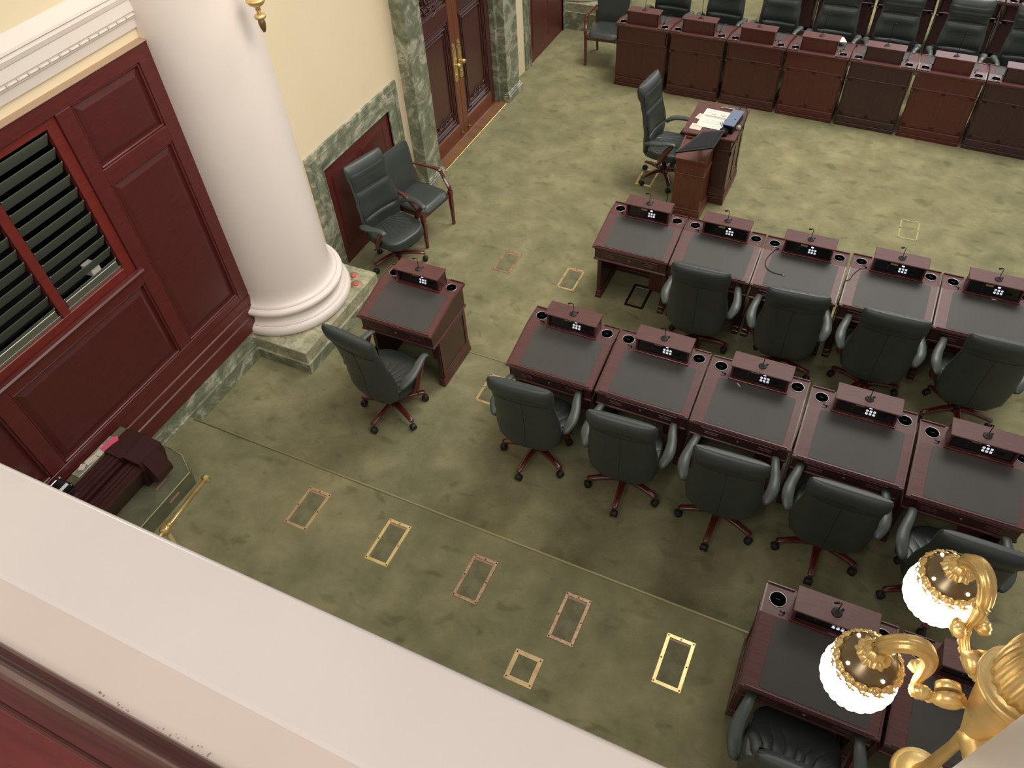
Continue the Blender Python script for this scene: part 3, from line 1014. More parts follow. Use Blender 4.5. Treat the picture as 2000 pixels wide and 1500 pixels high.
def make_desk():
    root = empty('members_desk')
    ys = 0.435                                        # where slope meets the level rear strip
    # desktop slab with moulded nose
    MB().prism([(0.0, ZF - 0.016), (0.006, ZF - 0.002), (0.020, ZF), (ys, ZB), (DD, ZB), (DD + 0.004, ZB - 0.008), (DD, ZB - 0.03), (ys, ZB - 0.03), (0.014, ZF - 0.03), (0.004, ZF - 0.026)], 0, DW, 'x').build('desktop', 'mahogany_top', root)
    et = MB()
    for x in (0.004, DW - 0.012):
        et.prism([(0.02, ZF - 0.002), (0.02, ZF + 0.004), (ys, ZB + 0.004), (DD, ZB + 0.004), (DD, ZB - 0.002)], x, x + 0.008, 'x')
    et.box(0.004, 0.165, DD - 0.012, DD - 0.002, ZB - 0.002, ZB + 0.012, 0.002)
    et.box(0.612, DW - 0.004, DD - 0.012, DD - 0.002, ZB - 0.002, ZB + 0.012, 0.002)
    et.box(0.03, DW - 0.03, 0.010, 0.020, ZF - 0.003, ZF + 0.007, 0.002)
    et.build('edge_trim', 'mahogany_panel', root)
    # leather writing pad lying in the slope
    sl = (ZB - ZF) / (ys - 0.02)

    def zt(y):
        return ZF + (y - 0.02) * sl
    pd = []
    x0, x1, y0, y1, rr = 0.100, 0.682, 0.030, 0.428, 0.02
    for cx, cy, a0 in ((x1 - rr, y1 - rr, 0), (x0 + rr, y1 - rr, 90), (x0 + rr, y0 + rr, 180), (x1 - rr, y0 + rr, 270)):
        for k in range(4):
            a = R(a0 + 30 * k)
            pd.append((cx + rr * math.cos(a), cy + rr * math.sin(a)))
    MB().loft([[(x, y, zt(y) + h) for x, y in pd] for h in (-0.002, 0.0022)], smooth=False).build('writing_pad', 'pad_leather', root)
    # cup holders
    for x in (0.086, 0.665):
        c = MB().lathe([(0.051, ZB - 0.002), (0.051, ZB + 0.003), (0.049, ZB + 0.005), (0.0455, ZB + 0.004), (0.045, ZB - 0.002)], (x, 0.545, 0), 32, caps=False).build('cup_holder', 'chrome', root)
        MB().lathe([(0.001, ZB + 0.0012), (0.0455, ZB + 0.0018), (0.0455, ZB - 0.004), (0.001, ZB - 0.004)], (x, 0.545, 0), 28).build('cup_shade_disc', 'cup_shade', c)  # flat black disc, stands in for the shade inside the holder
        MB().box(x - 0.013, x + 0.013, 0.543, 0.547, ZB + 0.001, ZB + 0.003).build('spring_clip', 'rubber', c)
    hk = MB().tube([(0.135, 0.475, ZB), (0.135, 0.47, ZB + 0.014), (0.120, 0.462, ZB + 0.018), (0.108, 0.470, ZB + 0.020)], [0.007, 0.005, 0.004, 0.005], 8)
    hk.build('earpiece_hook', 'black', root)
    # hutch
    hx0, hx1, hy0, hy1, hz = 0.163, 0.612, 0.440, 0.590, ZB + 0.163
    hb = MB()
    hb.box(hx0 + 0.012, hx0 + 0.028, hy0 + 0.010, hy1 - 0.004, ZB, hz - 0.012, 0.002)
    hb.box(hx1 - 0.028, hx1 - 0.012, hy0 + 0.010, hy1 - 0.004, ZB, hz - 0.012, 0.002)
    hb.box(hx0 + 0.012, hx1 - 0.012, hy1 - 0.018, hy1 - 0.004, ZB, hz - 0.012, 0.002)
    hb.box(hx0 + 0.004, hx1 - 0.004, hy0 - 0.004, hy0 + 0.014, ZB - 0.012, ZB + 0.014, 0.003)
    hh = hb.build('hutch', 'mahogany_panel', root)
    MB().box(hx0, hx1, hy0 - 0.016, hy1, hz - 0.013, hz, 0.003).build('hutch_top', 'mahogany_top', hh)
    tl = Matrix.Translation((0, hy0 + 0.060, ZB + 0.014)) @ Matrix.Rotation(R(18), 4, 'X')
    MB().box(hx0 + 0.028, hx1 - 0.028, -0.02, 0.02, 0.0, 0.128, 0.001, mtx=Matrix.Translation((0, hy0 + 0.046, ZB + 0.010)) @ Matrix.Rotation(R(-14), 4, 'X')).build('voting_panel', 'black_gloss', hh)
    PM = Matrix.Translation((0, hy0 + 0.046, ZB + 0.010)) @ Matrix.Rotation(R(-14), 4, 'X')
    key = MB().box(-0.0085, 0.0085, -0.0235, -0.019, -0.0085, 0.0085, 0.002).mesh('key_white')
    eul = PM.to_euler()
    for r_ in range(2):
        for c_ in range(3):
            o = link('button', key, hh)
            o.matrix_local = PM @ Matrix.Translation((0.400 + 0.0250 * c_, 0, 0.028 + 0.0245 * (1 - r_)))
    o = link('indicator_light', MB().box(-0.010, 0.010, -0.0225, -0.019, -0.005, 0.005, 0.002).mesh('led'), hh)
    o.matrix_local = PM @ Matrix.Translation((0.418, 0, 0.080))
    o = link('name_strip', MB().box(-0.030, 0.030, -0.0215, -0.019, -0.008, 0.008, 0.001).mesh('label_gold'), hh)
    o.matrix_local = PM @ Matrix.Translation((0.345, 0, 0.080))
    o = link('small_screen', MB().box(-0.026, 0.026, -0.0205, -0.019, -0.013, 0.013, 0.001).mesh('screen_black'), hh)
    o.matrix_local = PM @ Matrix.Translation((0.505, 0, 0.042))
    sk = MB()
    sk.tube([(0, -0.022, 0), (0, -0.019, 0)], 0.003, 8)
    sk = sk.mesh('steel')
    for z in (0.035, 0.058):
        o = link('jack_socket', sk, hh)
        o.matrix_local = PM @ Matrix.Translation((0.300, 0, z))
    # microphone
    mb = MB()
    mx, my = 0.385, 0.500
    mb.lathe([(0.0, hz), (0.030, hz), (0.030, hz + 0.004), (0.022, hz + 0.008), (0.012, hz + 0.009), (0.011, hz + 0.018), (0, hz + 0.018)], (mx, my, 0), 20)
    mic = mb.build('microphone', 'rubber', root)
    link('stem', MB().tube(bez([(0, 0, 0), (0, 0.004, 0.05), (0, 0.004, 0.088), (-0.006, 0, 0.100), (-0.014, -0.004, 0.102)], 4), 0.0030, 6).mesh('black'), mic, (mx, my, hz + 0.012))
    link('mic_head', MB().tube([(0, 0, 0), (-0.003, 0, 0), (-0.024, -0.008, -0.002), (-0.028, -0.009, -0.003)], [0.003, 0.007, 0.007, 0.004], 8).mesh('black'), mic, (mx - 0.012, my - 0.004, hz + 0.114))
    MB().lathe([(0, hz), (0.008, hz), (0.008, hz + 0.004), (0, hz + 0.005)], (mx + 0.028, my + 0.030, 0), 12).build('mute_button', 'black', mic)
    # apron + drawer
    ap = MB()
    ap.prism([(0.045, 0.56), (0.045, ZF - 0.026), (ys, ZB - 0.028), (DD - 0.02, ZB - 0.028), (DD - 0.02, 0.56)], 0.016, 0.040, 'x')
    ap.prism([(0.045, 0.56), (0.045, ZF - 0.026), (ys, ZB - 0.028), (DD - 0.02, ZB - 0.028), (DD - 0.02, 0.56)], DW - 0.040, DW - 0.016, 'x')
    ap.box(0.016, DW - 0.016, 0.03, 0.048, 0.585, ZF - 0.026, 0.002)
    ap.box(0.010, DW - 0.010, 0.018, 0.048, ZF - 0.050, ZF - 0.024, 0.006)
    ap.build('apron', 'mahogany_dark', root)
    am = MB()
    am.box(0.008, DW - 0.008, 0.020, 0.050, 0.560, 0.586, 0.007)
    am.box(0.006, 0.040, 0.02, DD - 0.004, 0.560, 0.582, 0.006)
    am.box(DW - 0.040, DW - 0.006, 0.02, DD - 0.004, 0.560, 0.582, 0.006)
    am.build('apron_moulding', 'mahogany_panel', root)
    dr = MB().box(0.085, DW - 0.085, 0.020, 0.034, 0.598, 0.686, 0.004).build('drawer', 'mahogany_dark', root)
    for x in (0.175, DW - 0.175):
        g = MB()
        g.box(x - 0.052, x + 0.052, 0.015, 0.022, 0.650, 0.658, 0.002)
        g.box(x - 0.052, x + 0.052, 0.015, 0.022, 0.630, 0.638, 0.002)
        g.build('finger_pull', 'mahogany_panel', dr)
    MB().tube([(DW / 2, 0.022, 0.645), (DW / 2, 0.014, 0.645)], 0.010, 14).build('lock', 'steel', dr)
    # pedestal sides with panels, plinths
    for s_, (xa, xb) in ((-1, (0.022, 0.060)), (1, (DW - 0.060, DW - 0.022))):
        sp = MB().box(xa, xb, 0.115, DD - 0.03, 0.0, 0.57, 0.003).build('side_panel', 'mahogany_dark', root)
        xo = xa if s_ < 0 else xb
        fr = MB()
        for (a, b, c_, d_) in ((0.125, 0.165, 0.10, 0.56), (0.565, 0.605, 0.10, 0.56), (0.165, 0.565, 0.10, 0.15), (0.165, 0.565, 0.51, 0.56)):
            fr.box(min(xo, xo + s_ * 0.008), max(xo, xo + s_ * 0.008), a, b, c_, d_, 0.002)
        fr.build('panel_frame', 'mahogany_panel', sp)
        pl = MB()
        pl.box(xa - 0.012, xb + 0.012, 0.100, DD - 0.012, 0.0, 0.045, 0.003)
        pl.box(xa - 0.008, xb + 0.008, 0.104, DD - 0.016, 0.045, 0.095, 0.004)
        pl.build('plinth', 'mahogany_panel', sp)
    # modesty panel at the back
    bp_ = MB().box(0.034, DW - 0.034, DD - 0.05, DD - 0.028, 0.02, ZB - 0.028, 0.002).build('back_panel', 'mahogany_panel', root)
    fm = MB()
    yb = DD - 0.028
    for (a, b, c_, d_) in ((0.034, 0.085, 0.13, 0.60), (DW - 0.085, DW - 0.034, 0.13, 0.60), (DW / 2 - 0.025, DW / 2 + 0.025, 0.13, 0.60), (0.034, DW - 0.034, 0.13, 0.175), (0.034, DW - 0.034, 0.565, 0.60)):
        fm.box(a, b, yb - 0.002, yb + 0.004, c_, d_, 0.0015)
    fm.build('panel_frame', 'mahogany_panel', bp_)
    f3_ = MB()
    f3_.box(0.026, DW - 0.026, yb - 0.004, yb + 0.016, 0.598, 0.616, 0.006)
    f3_.box(0.020, DW - 0.020, yb - 0.004, yb + 0.024, ZB - 0.044, ZB - 0.026, 0.006)
    f3_.box(0.030, DW - 0.030, yb - 0.003, yb + 0.008, 0.616, ZB - 0.044, 0.001)
    f3_.build('frieze', 'mahogany_panel', bp_)
    f4 = MB()
    f4.box(0.018, DW - 0.018, yb - 0.03, yb + 0.026, 0.0, 0.045, 0.004)
    f4.box(0.022, DW - 0.022, yb - 0.03, yb + 0.020, 0.045, 0.125, 0.006)
    f4.build('plinth', 'mahogany_panel', bp_)
    # small cabinet hung under the right side
    cb = MB().box(DW - 0.235, DW - 0.080, 0.30, 0.56, 0.10, 0.50, 0.004).build('cabinet', 'mahogany_red', root)
    MB().box(DW - 0.225, DW - 0.090, 0.292, 0.302, 0.115, 0.485, 0.003).build('cabinet_door', 'mahogany_panel', cb)
    return root


desk0 = make_desk()
chair0 = make_swivel()
guest0 = make_guest()
used = set()


def kidmap():
    k = {}
    for x in bpy.data.objects:
        if x.parent:
            k.setdefault(x.parent, []).append(x)
    return k


def place(proto, x, y, z, rz, label, cat, group=None, mats=None, spin=None):
    if proto not in used:
        used.add(proto)
        o = proto
    else:
        o = copy_tree(proto, None, kidmap())
    o.location = (x, y, z)
    o.rotation_euler = (0, 0, R(rz))
    tag(o, label, cat, group)
    if spin is not None:
        for k, c in enumerate([q for q in o.children if q.name.split('.')[0] == 'leg']):
            c.rotation_euler[2] = R(-98 + 72 * k + spin)
    return o


def remat(o, mp):
    for c in o.children_recursive:
        if c.data and c.data.materials and c.data.materials[0] and c.data.materials[0].name in mp:
            nm = c.data.materials[0].name
            c.material_slots[0].link = 'OBJECT'
            c.material_slots[0].material = MATS[mp[nm]]


# prototypes are the side desk and its chair (their first use), in the photograph's place
ORD = ['first', 'second', 'third', 'fourth', 'fifth', 'sixth', 'seventh']
place(desk0, -3.524, 3.763, T, 0.25, 'single mahogany desk standing alone beside the white column plinth', 'desk')
place(chair0, -3.083, 3.45, T, -7, 'dark green swivel chair drawn up to the single desk beside the column plinth', 'chair', spin=8)

B = [(-2.066, 3.734, 0.01), (-1.303, 3.739, 0.16), (-0.545, 3.730, 0.16), (0.216, 3.697, 0.18), (0.980, 3.659, 0.19)]
Cc = [(-2.026, 5.586, 0), (-1.266, 5.582, 0), (-0.512, 5.577, 0), (0.256, 5.593, 0.09), (1.012, 5.594, -0.1)]
bl = ['leftmost desk of the middle row, first after the bare carpet gap',
      'second desk from the left in the middle row',
      'middle row desk with a small pen lying on its pad',
      'fourth desk from the left in the middle row',
      'rightmost visible desk of the middle row, above the lamp globes']
for (x, y, a), l in zip(B, bl):
    place(desk0, x, y, T, a * 1.0, l, 'desk', 'desks of the middle row')
cl = ['leftmost desk of the row by the open floor, no chair, brown floor frame below',
      'second desk from the left in the row by the open floor',
      'open floor row desk with a coiled black cable resting on its pad',
      'open floor row desk with a black cable hanging over its left edge',
      'rightmost desk of the row by the open floor, violet sheen on its hutch']
for (x, y, a), l in zip(Cc, cl):
    place(desk0, x, y, 0, a, l, 'desk', 'desks of the row by the open floor')
for (x, y, a, l) in ((0.262, 1.885, 0.5, 'nearest desk, at lower right, partly behind the glowing lamp globe'),
                     (1.030, 1.885, 0.5, 'desk at the lower right corner, seen behind the gilded lamp arm')):
    place(desk0, x, y, 2 * T, a, l, 'desk', 'desks of the nearest row')
dl = ['leftmost desk of the far row, beside the lone armchair',
      'far row desk, second from the armchair',
      'far row desk, third from the armchair, with a cable loop by its cup holder',
      'far row desk with white paper lying on its pad',
      'dull brown fronted far row desk with a pale cream hutch top',
      'far row desk with bright cream hutch top, red front',
      'far row desk cut by the right edge of the picture, dull brown front']
ROT = 180
for i, l in enumerate(dl):
    u = i * 0.76
    x = -3.403 + u * math.cos(-0.0119)
    y = 10.015 - 0.0119 * u - 0.0032 * u * u
    a = math.degrees(-0.0119 - 0.0064 * (u + 0.37))
    # desk turned round: its local back edge comes to y
    rz = 180 + a
    ca, sa = math.cos(R(rz)), math.sin(R(rz))
    lx, ly = DW, DD
    o = place(desk0, x - (ca * lx - sa * ly), y - (sa * lx + ca * ly), 0.03 if False else 0.0, rz, l, 'desk', 'desks of the far row facing the camera')
    o.scale = (1, 1, 1.035)
    for c in o.children_recursive:
        if c.name.split('.')[0] == 'stem':
            c.scale = (1, 1, 2.3)
        elif c.name.split('.')[0] == 'mic_head':
            c.location.z += 0.132
            c.rotation_euler = (R(60), 0, R(20))
    if i in (4, 6):
        remat(o, {'mahogany_dark': 'mahogany_umber', 'mahogany_panel': 'mahogany_umber'})
    elif i in (3, 5):
        remat(o, {'mahogany_dark': 'mahogany_red', 'mahogany_panel': 'mahogany_red'})
el = ['leftmost desk of the rearmost row at top edge', 'second desk of the rearmost row at top edge', 'third desk of the rearmost row, behind the tall green chairs', 'fourth desk of the rearmost row, behind the pale lit chair', 'rearmost row desk in the top right corner']
for i, l in enumerate(el):
    x0 = -1.83 + 0.765 * i
    o = place(desk0, x0 + DW, 11.90 + DD - 0.012 * i, T, 180, l, 'desk', 'desks of the rearmost row')
    remat(o, {'mahogany_dark': 'mahogany_umber', 'mahogany_panel': 'mahogany_umber'})

# chairs
ch = [(-1.699, 3.491, T, 4, -4, 'green swivel chair turned slightly, at the leftmost middle row desk'),
      (-0.923, 3.473, T, 3, 9, 'green swivel chair at the second desk of the middle row'),
      (-0.162, 3.459, T, 2, 3, 'green swivel chair at the middle row desk with the pen'),
      (0.579, 3.485, T, 0, 9, 'green swivel chair at the fourth desk of the middle row'),
      (1.34, 3.40, T, 0, 12, 'green swivel chair at the rightmost middle row desk, just above the lamp'),
      (-0.885, 5.37, 0, 2, 30, 'tall green swivel chair at the second desk by the open floor'),
      (-0.10, 5.36, 0, 5, 14, 'tall green swivel chair at the desk with the coiled cable'),
      (0.658, 5.37, 0, 1, 40, 'tall green swivel chair at the desk with the cable over its edge'),
      (1.42, 5.37, 0, 1, 20, 'tall green swivel chair at the rightmost desk by the open floor'),
      (0.636, 1.69, 2 * T, 0, 15, 'nearest swivel chair, at the bottom edge, pleated seat seen from above')]
gr = ['middle row chairs'] * 5 + ['chairs of the row by the open floor'] * 4 + [None]
for (x, y, z, rz, sp, l), g in zip(ch, gr):
    place(chair0, x, y, z, rz, l, 'chair', g, spin=sp)
dn = ['leftmost swivel chair behind the far row, head cut by the top edge', 'second swivel chair from the left behind the far row', 'third swivel chair from the left behind the far row', 'swivel chair behind the far row desk that has the paper',
      'swivel chair behind the dull brown far desk with cream hutch', 'swivel chair with pale lit top edge, whole back visible at top right', 'swivel chair behind the far row cut by the right edge']
for i, x in enumerate((-2.98, -2.22, -1.46, -0.70, 0.04, 0.815, 1.57)):
    place(chair0, x, 11.13 - 0.02 * i + random.uniform(-.02, .02), 0, 180 + random.uniform(-2, 2), dn[i], 'chair', 'chairs behind the far row', spin=7 * i)
place(chair0, -4.235, 5.43, 0, -90 - 16, 'green swivel chair parked against the low red wall panel', 'chair', spin=14)
place(chair0, -2.02, 7.99, 0, -90 - 7, 'green swivel chair facing the small table with papers on open floor', 'chair', spin=-10)
place(guest0, -4.27, 6.05, 0, -90 - 8, 'armchair with wooden arms against the wall, beside the parked swivel chair', 'chair')
place(guest0, -3.74, 10.68, 0, 180 + 3, 'wooden armed green armchair at the left end of the far row', 'chair')

# ================================================================== FLOOR FRAMES


def frame(x, y, z, wx, wy, mat, label, t=0.026, rot=0, inset='carpet_inset'):
    e = empty('floor_frame', (x, y, z), R(rot))
    tag(e, label, 'floor frame', 'metal floor frames')
    hx, hy = wx / 2, wy / 2

    def ring(a, b, zz):
        return [(-a, -b, zz), (a, -b, zz), (a, b, zz), (-a, b, zz)]
    f = MB()
    R0, R1, R2, R3 = ring(hx, hy, 0.0), ring(hx - 0.003, hy - 0.003, 0.005), ring(hx - t, hy - t, 0.005), ring(hx - t - 0.001, hy - t - 0.001, 0.0)
    vr = [[f.b.verts.new(p) for p in r] for r in (R0, R1, R2, R3)]
    for a, b in zip(vr, vr[1:]):
        for i in range(4):
            j = (i + 1) % 4
            f.b.faces.new((a[i], a[j], b[j], b[i]))
    f.build('frame', mat, e)
    MB().box(-hx + t, hx - t, -hy + t, hy - t, 0.0, 0.0025, 0.001).build('carpet_inset', inset, e)
    scr = MB().lathe([(0, 0.005), (0.0055, 0.005), (0.0055, 0.0062), (0, 0.0065)], seg=10).mesh('frame_bronze')
    for sx, sy in ((-1, -1), (1, -1), (1, 1), (-1, 1), (-1, 0), (1, 0), (0, 1)):
        if wy < 0.3 and (sx == 0 or sy == 0):
            continue
        link('screw', scr, e, (sx * (hx - t / 2), sy * (hy - t * 0.6), 0))
    if wy > 0.3:
        MB().box(-hx + t + 0.002, hx - t - 0.002, hy - t - 0.020, hy - t - 0.004, 0.001, 0.0045, 0.001).build('pull_strip', {'frame_bronze': 'steel', 'hatch': 'carpet'}.get(mat, 'strip_pink'), e)
    return e


A2 = 2 * T
frame(-3.117, 2.205, A2, 0.208, 0.368, 'frame_brass', 'brass floor frame nearest the brass hand rail')
frame(-2.365, 2.197, A2, 0.200, 0.378, 'frame_gold', 'brightest yellow brass floor frame, second in the row on the upper step')
frame(-1.617, 2.192, A2, 0.203, 0.370, 'frame_copper', 'copper pink floor frame, third in the row on the upper step')
frame(-0.871, 2.181, A2, 0.195, 0.372, 'frame_copper', 'patchy copper and gold floor frame above the square frame')
frame(-0.120, 2.176, A2, 0.200, 0.368, 'frame_gold', 'golden floor frame nearest the lamp globes')
frame(-1.021, 1.732, A2, 0.206, 0.222, 'frame_brass', 'small square tarnished brass floor frame by the white ledge', t=0.034)
frame(-3.111, 5.865, 0, 0.205, 0.355, 'frame_copper', 'worn reddish floor frame on the open floor beyond the single desk', t=0.022)
frame(-2.355, 5.855, 0, 0.200, 0.355, 'frame_brass', 'brass floor frame left of the row by the open floor', t=0.024)
frame(-1.600, 5.86, 0, 0.205, 0.355, 'frame_bronze', 'dark brown floor frame under the chairless desk')
frame(-2.375, 4.005, T, 0.200, 0.355, 'frame_brass', 'brass floor frame half hidden by the leftmost middle row chair')
frame(-2.20, 7.955, 0, 0.205, 0.355, 'frame_gold', 'pale gold floor frame under the star base of the clerk chair')
frame(0.79, 7.988, 0, 0.205, 0.36, 'hatch', 'faint carpet coloured hatch frame on the open floor at right', t=0.018, inset='carpet')

# ================================================================== CABLES, PENS, PAPERS on the desks


def P(px, py, z):
    d = right * ((px - 1000) / 1498.5) + down * ((py - 750) / 1498.5) + fwd
    t_ = (z - H) / d.z
    return Vector((0, 0, H)) + d * t_


def slope_z(y, y0):
    yy = min(max(y - y0, 0.02), 0.435)
    return ZF + (yy - 0.02) * (ZB - ZF) / 0.415


def cable(pix, y0, z0, label, rad=0.0028, tip=True, zs=None):
    pts = []
    for k, (px, py) in enumerate(pix):
        z = z0 + 0.79
        for _ in range(4):
            q = P(px, py, z)
            z = z0 + slope_z(q.y, y0) + 0.0075
            if zs and zs[k] is not None:
                z = z0 + zs[k]
        pts.append(P(px, py, z))
    e = MB().tube(bez(pts, 5), rad, 6)
    o = e.build('earpiece_cable', 'black')
    tag(o, label, 'cable')
    if tip:
        a, b = pts[-1], pts[-1] + (pts[-1] - pts[-2]).normalized() * 0.022
        MB().tube([a, b], 0.0045, 8).build('plug', 'chrome', o)
    return o


cable([(1519, 485), (1508, 493), (1498, 504), (1495, 516), (1501, 527), (1513, 533), (1528, 537)], 5.577, 0, 'black cable curled on the desk pad, plug end to the right')
cable([(1686, 523), (1678, 526), (1666, 536), (1660, 545), (1650, 549)], 5.593, 0, 'black cable running off the left edge of its desk', tip=False)
cable([(1649, 550), (1643, 568), (1636, 585), (1635, 596)], 5.5, 0, 'black cable end hanging in the gap between two desks', zs=[0.80, 0.79, 0.775, 0.73])


def pen(px, py, z, ang, L, mat, label, name='pen', r=0.004):
    c = P(px, py, z)
    e = MB().tube([(-L / 2, 0, 0), (-L / 2 + 0.004, 0, 0), (L / 2 - 0.015, 0, 0), (L / 2, 0, 0)], [r * 0.6, r, r, r * 0.3], 8)
    o = e.build(name, mat, None, c)
    o.rotation_euler = (0, 0, R(ang))
    tag(o, label, 'pen')
    return o


yb3 = 3.73
q = P(1443, 752, T + 0.82)
pen(1443, 752, T + slope_z(q.y, yb3) + 0.0075, -40, 0.045, 'paper', 'small white pen lying on a middle row desk pad')
q = P(1942, 585, 0.80)
pen(1942, 585, slope_z(q.y, 5.594) + 0.0075, 8, 0.04, 'paper', 'small white stub on the rightmost desk by the open floor')
# goosenecks on far desks
for (px, py, pts, l) in ((1297, 46, [(0, 0, 0), (0.01, 0.04, 0.06), (0.05, 0.09, 0.075), (0.08, 0.12, 0.08)], 'thin black gooseneck bent over the leftmost far desk'),
                         (1406, 63, [(0, 0, 0), (0.01, 0.04, 0.06), (0.03, 0.07, 0.075), (0.06, 0.09, 0.08)], 'thin black gooseneck bent over the second far desk'),
                         (1648, 97, [(0, 0, 0), (0.01, 0.02, 0.04), (0.03, 0.04, 0.05)], 'short black gooseneck on the far desk with paper'),
                         (1772, 117, [(0, 0, 0), (0.01, 0.06, 0.06), (0.05, 0.13, 0.10), (0.10, 0.16, 0.09), (0.14, 0.15, 0.07)], 'arched black gooseneck on the dull brown far desk')):
    c = P(px, py, 0.857)
    c.z = 0.862
    o = MB().tube(bez(pts, 5), 0.0028, 6).build('gooseneck', 'black', None, c)
    MB().lathe([(0, -0.004), (0.008, -0.004), (0.006, 0.008), (0, 0.008)], seg=10).build('gooseneck_socket', 'rubber', o)
    tag(o, l, 'microphone')
pp = MB().box(-0.10, 0.10, -0.14, 0.14, 0, 0.0015).build('paper_sheet', 'paper', None, (-0.60, 10.47, 0.8415))
pp.rotation_euler = (R(-11.5), 0, R(14))
tag(pp, 'white sheet of paper on a far row desk', 'paper')
# ================================================================== CLERK TABLE
ct = empty('clerk_table')
tag(ct, 'small mahogany table with papers standing on the open floor', 'table')
X0, X1, Y0, Y1 = -1.785, -1.200, 7.69, 8.39
ZT = 0.85
MB().box(X0, X1, Y0, Y1, ZT - 0.028, ZT, 0.006).build('table_top', 'mahogany_top', ct)
MB().box(X0 + 0.03, X1 - 0.03, Y0 + 0.03, Y1 - 0.03, 0.0, ZT - 0.03, 0.003).build('body', 'mahogany_dark', ct) if False else None
MB().box(X0 + 0.28, X1 - 0.035, Y0 + 0.035, Y1 - 0.035, 0.0, ZT - 0.028, 0.003).build('pedestal', 'mahogany_dark', ct)
MB().box(X0 + 0.03, X0 + 0.30, Y0 + 0.035, Y1 - 0.035, ZT - 0.13, ZT - 0.028, 0.003).build('drawer', 'mahogany_panel', ct)
fm = MB()
xf = X1 - 0.035
for (a, b, c_, d_) in ((Y0 + 0.035, Y0 + 0.10, 0.14, 0.70), (Y1 - 0.10, Y1 - 0.035, 0.14, 0.70), ((Y0 + Y1) / 2 - 0.025, (Y0 + Y1) / 2 + 0.025, 0.14, 0.70), (Y0 + 0.035, Y1 - 0.035, 0.14, 0.19), (Y0 + 0.035, Y1 - 0.035, 0.62, 0.70)):
    fm.box(xf - 0.002, xf + 0.008, a, b, c_, d_, 0.002)
fm.box(X0 + 0.28, X1 - 0.028, Y0 + 0.027, Y0 + 0.037, 0.14, 0.20, 0.002)
fm.build('panel_frame', 'mahogany_panel', ct)
pl = MB()
pl.box(X0 + 0.27, X1 - 0.015, Y0 + 0.018, Y1 - 0.018, 0, 0.09, 0.005)
pl.box(X0 + 0.275, X1 - 0.022, Y0 + 0.025, Y1 - 0.025, 0.09, 0.135, 0.006)
pl.build('plinth', 'mahogany_panel', ct)
fz = MB()
fz.box(X0 + 0.27, X1 - 0.024, Y0 + 0.024, Y1 - 0.024, 0.685, 0.70, 0.005)
MB().box(X0 + 0.02, X1 - 0.018, Y0 + 0.018, Y1 - 0.018, ZT - 0.045, ZT - 0.027, 0.006).build('top_moulding', 'mahogany_panel', ct)
fz.build('moulding', 'mahogany_panel', ct)

# podium beside it
pd = empty('lectern')
tag(pd, 'reddish wooden lectern with sloped tray top between the table and the desks', 'lectern')
px0, px1, py0, py1 = -1.725, -1.405, 7.33, 7.66
b = MB()
b.prism([(py0, 0.0), (py1, 0.0), (py1, 0.80), (py0, 0.73)], px0, px1, 'x')
b.build('body', 'clerk_wood', pd)
tr = MB()
for (ya_, yb_, za, zb) in ((py0 - 0.012, py1 + 0.005, 0.728, 0.803),):
    for (xa, xb) in ((px0 - 0.012, px0 + 0.006), (px1 - 0.006, px1 + 0.012)):
        tr.prism([(ya_, za - 0.01), (yb_, zb - 0.01), (yb_, zb + 0.022), (ya_, za + 0.022)], xa, xb, 'x')
    tr.box(px0 - 0.012, px1 + 0.012, py0 - 0.014, py0 + 0.004, za - 0.012, za + 0.022, 0.003)
    tr.box(px0 - 0.012, px1 + 0.012, py1 - 0.008, py1 + 0.008, zb - 0.012, zb + 0.022, 0.003)
tr.build('tray_rim', 'clerk_wood', pd)
MB().box(px0 - 0.012, px1 + 0.012, py0 - 0.012, py1 + 0.012, 0.555, 0.572, 0.005).build('moulding', 'clerk_wood', pd)
mo = MB()
mo.box(px0 - 0.015, px1 + 0.018, py0 - 0.018, py1 + 0.018, 0.0, 0.10, 0.005)
mo.box(px0 - 0.010, px1 + 0.012, py0 - 0.012, py1 + 0.012, 0.10, 0.13, 0.006)
mo.build('plinth', 'clerk_wood', pd)
MB().box(px0 + 0.05, px1 - 0.05, py0 - 0.006, py0 + 0.004, 0.18, 0.19, 0.002).build('panel_bead', 'clerk_wood', pd)

# flat black monitor over the lectern
Q = [(-1.70, 7.13, 0.93), (-1.345, 7.33, 0.945), (-1.305, 7.62, 1.00), (-1.52, 7.50, 1.005)]
mon = empty('monitor', (-1.47, 7.42, 0.95))
tag(mon, 'flat black monitor tilted back above the lectern', 'monitor')
Mq = Vector((-1.47, 7.42, 0.95))
bs_ = []
for dz in (-0.012, -0.022, 0.0, 0.004):
    sh = 0.94 if dz == -0.022 else 1.0
    bs_.append([tuple((Vector(p) - Mq) * sh + Vector((0, 0, dz))) for p in Q])
MB().loft([bs_[1], bs_[0], bs_[2]], smooth=False).build('case', 'black', mon)
MB().loft([[tuple(Vector(p) * 0.93 + Vector((0, 0, 0.0))) for p in bs_[2]], [tuple(Vector(p) * 0.92 + Vector((0, 0, 0.0022))) for p in bs_[2]]], smooth=False).build('screen', 'screen_black', mon)
MB().tube([(-0.02, 0.02, -0.015), (-0.04, 0.10, -0.07), (-0.05, 0.20, -0.15)], [0.02, 0.018, 0.025], 10).build('arm', 'black', mon)
for dx in (-0.09, -0.03, 0.0):
    MB().ball((dx, -0.02 + dx * 0.2, -0.035), 0.010, 8).build('cable_clip', 'chrome', mon)
cc = MB().tube(bez([(-1.80, 7.50, 0.60), (-1.84, 7.44, 0.45), (-1.79, 7.40, 0.2), (-1.80, 7.34, 0.02), (-1.74, 7.28, 0.006)], 6), 0.005, 6).build('power_cable', 'black')
tag(cc, 'black power cable dropping beside the lectern to the carpet', 'cable')
# desk items

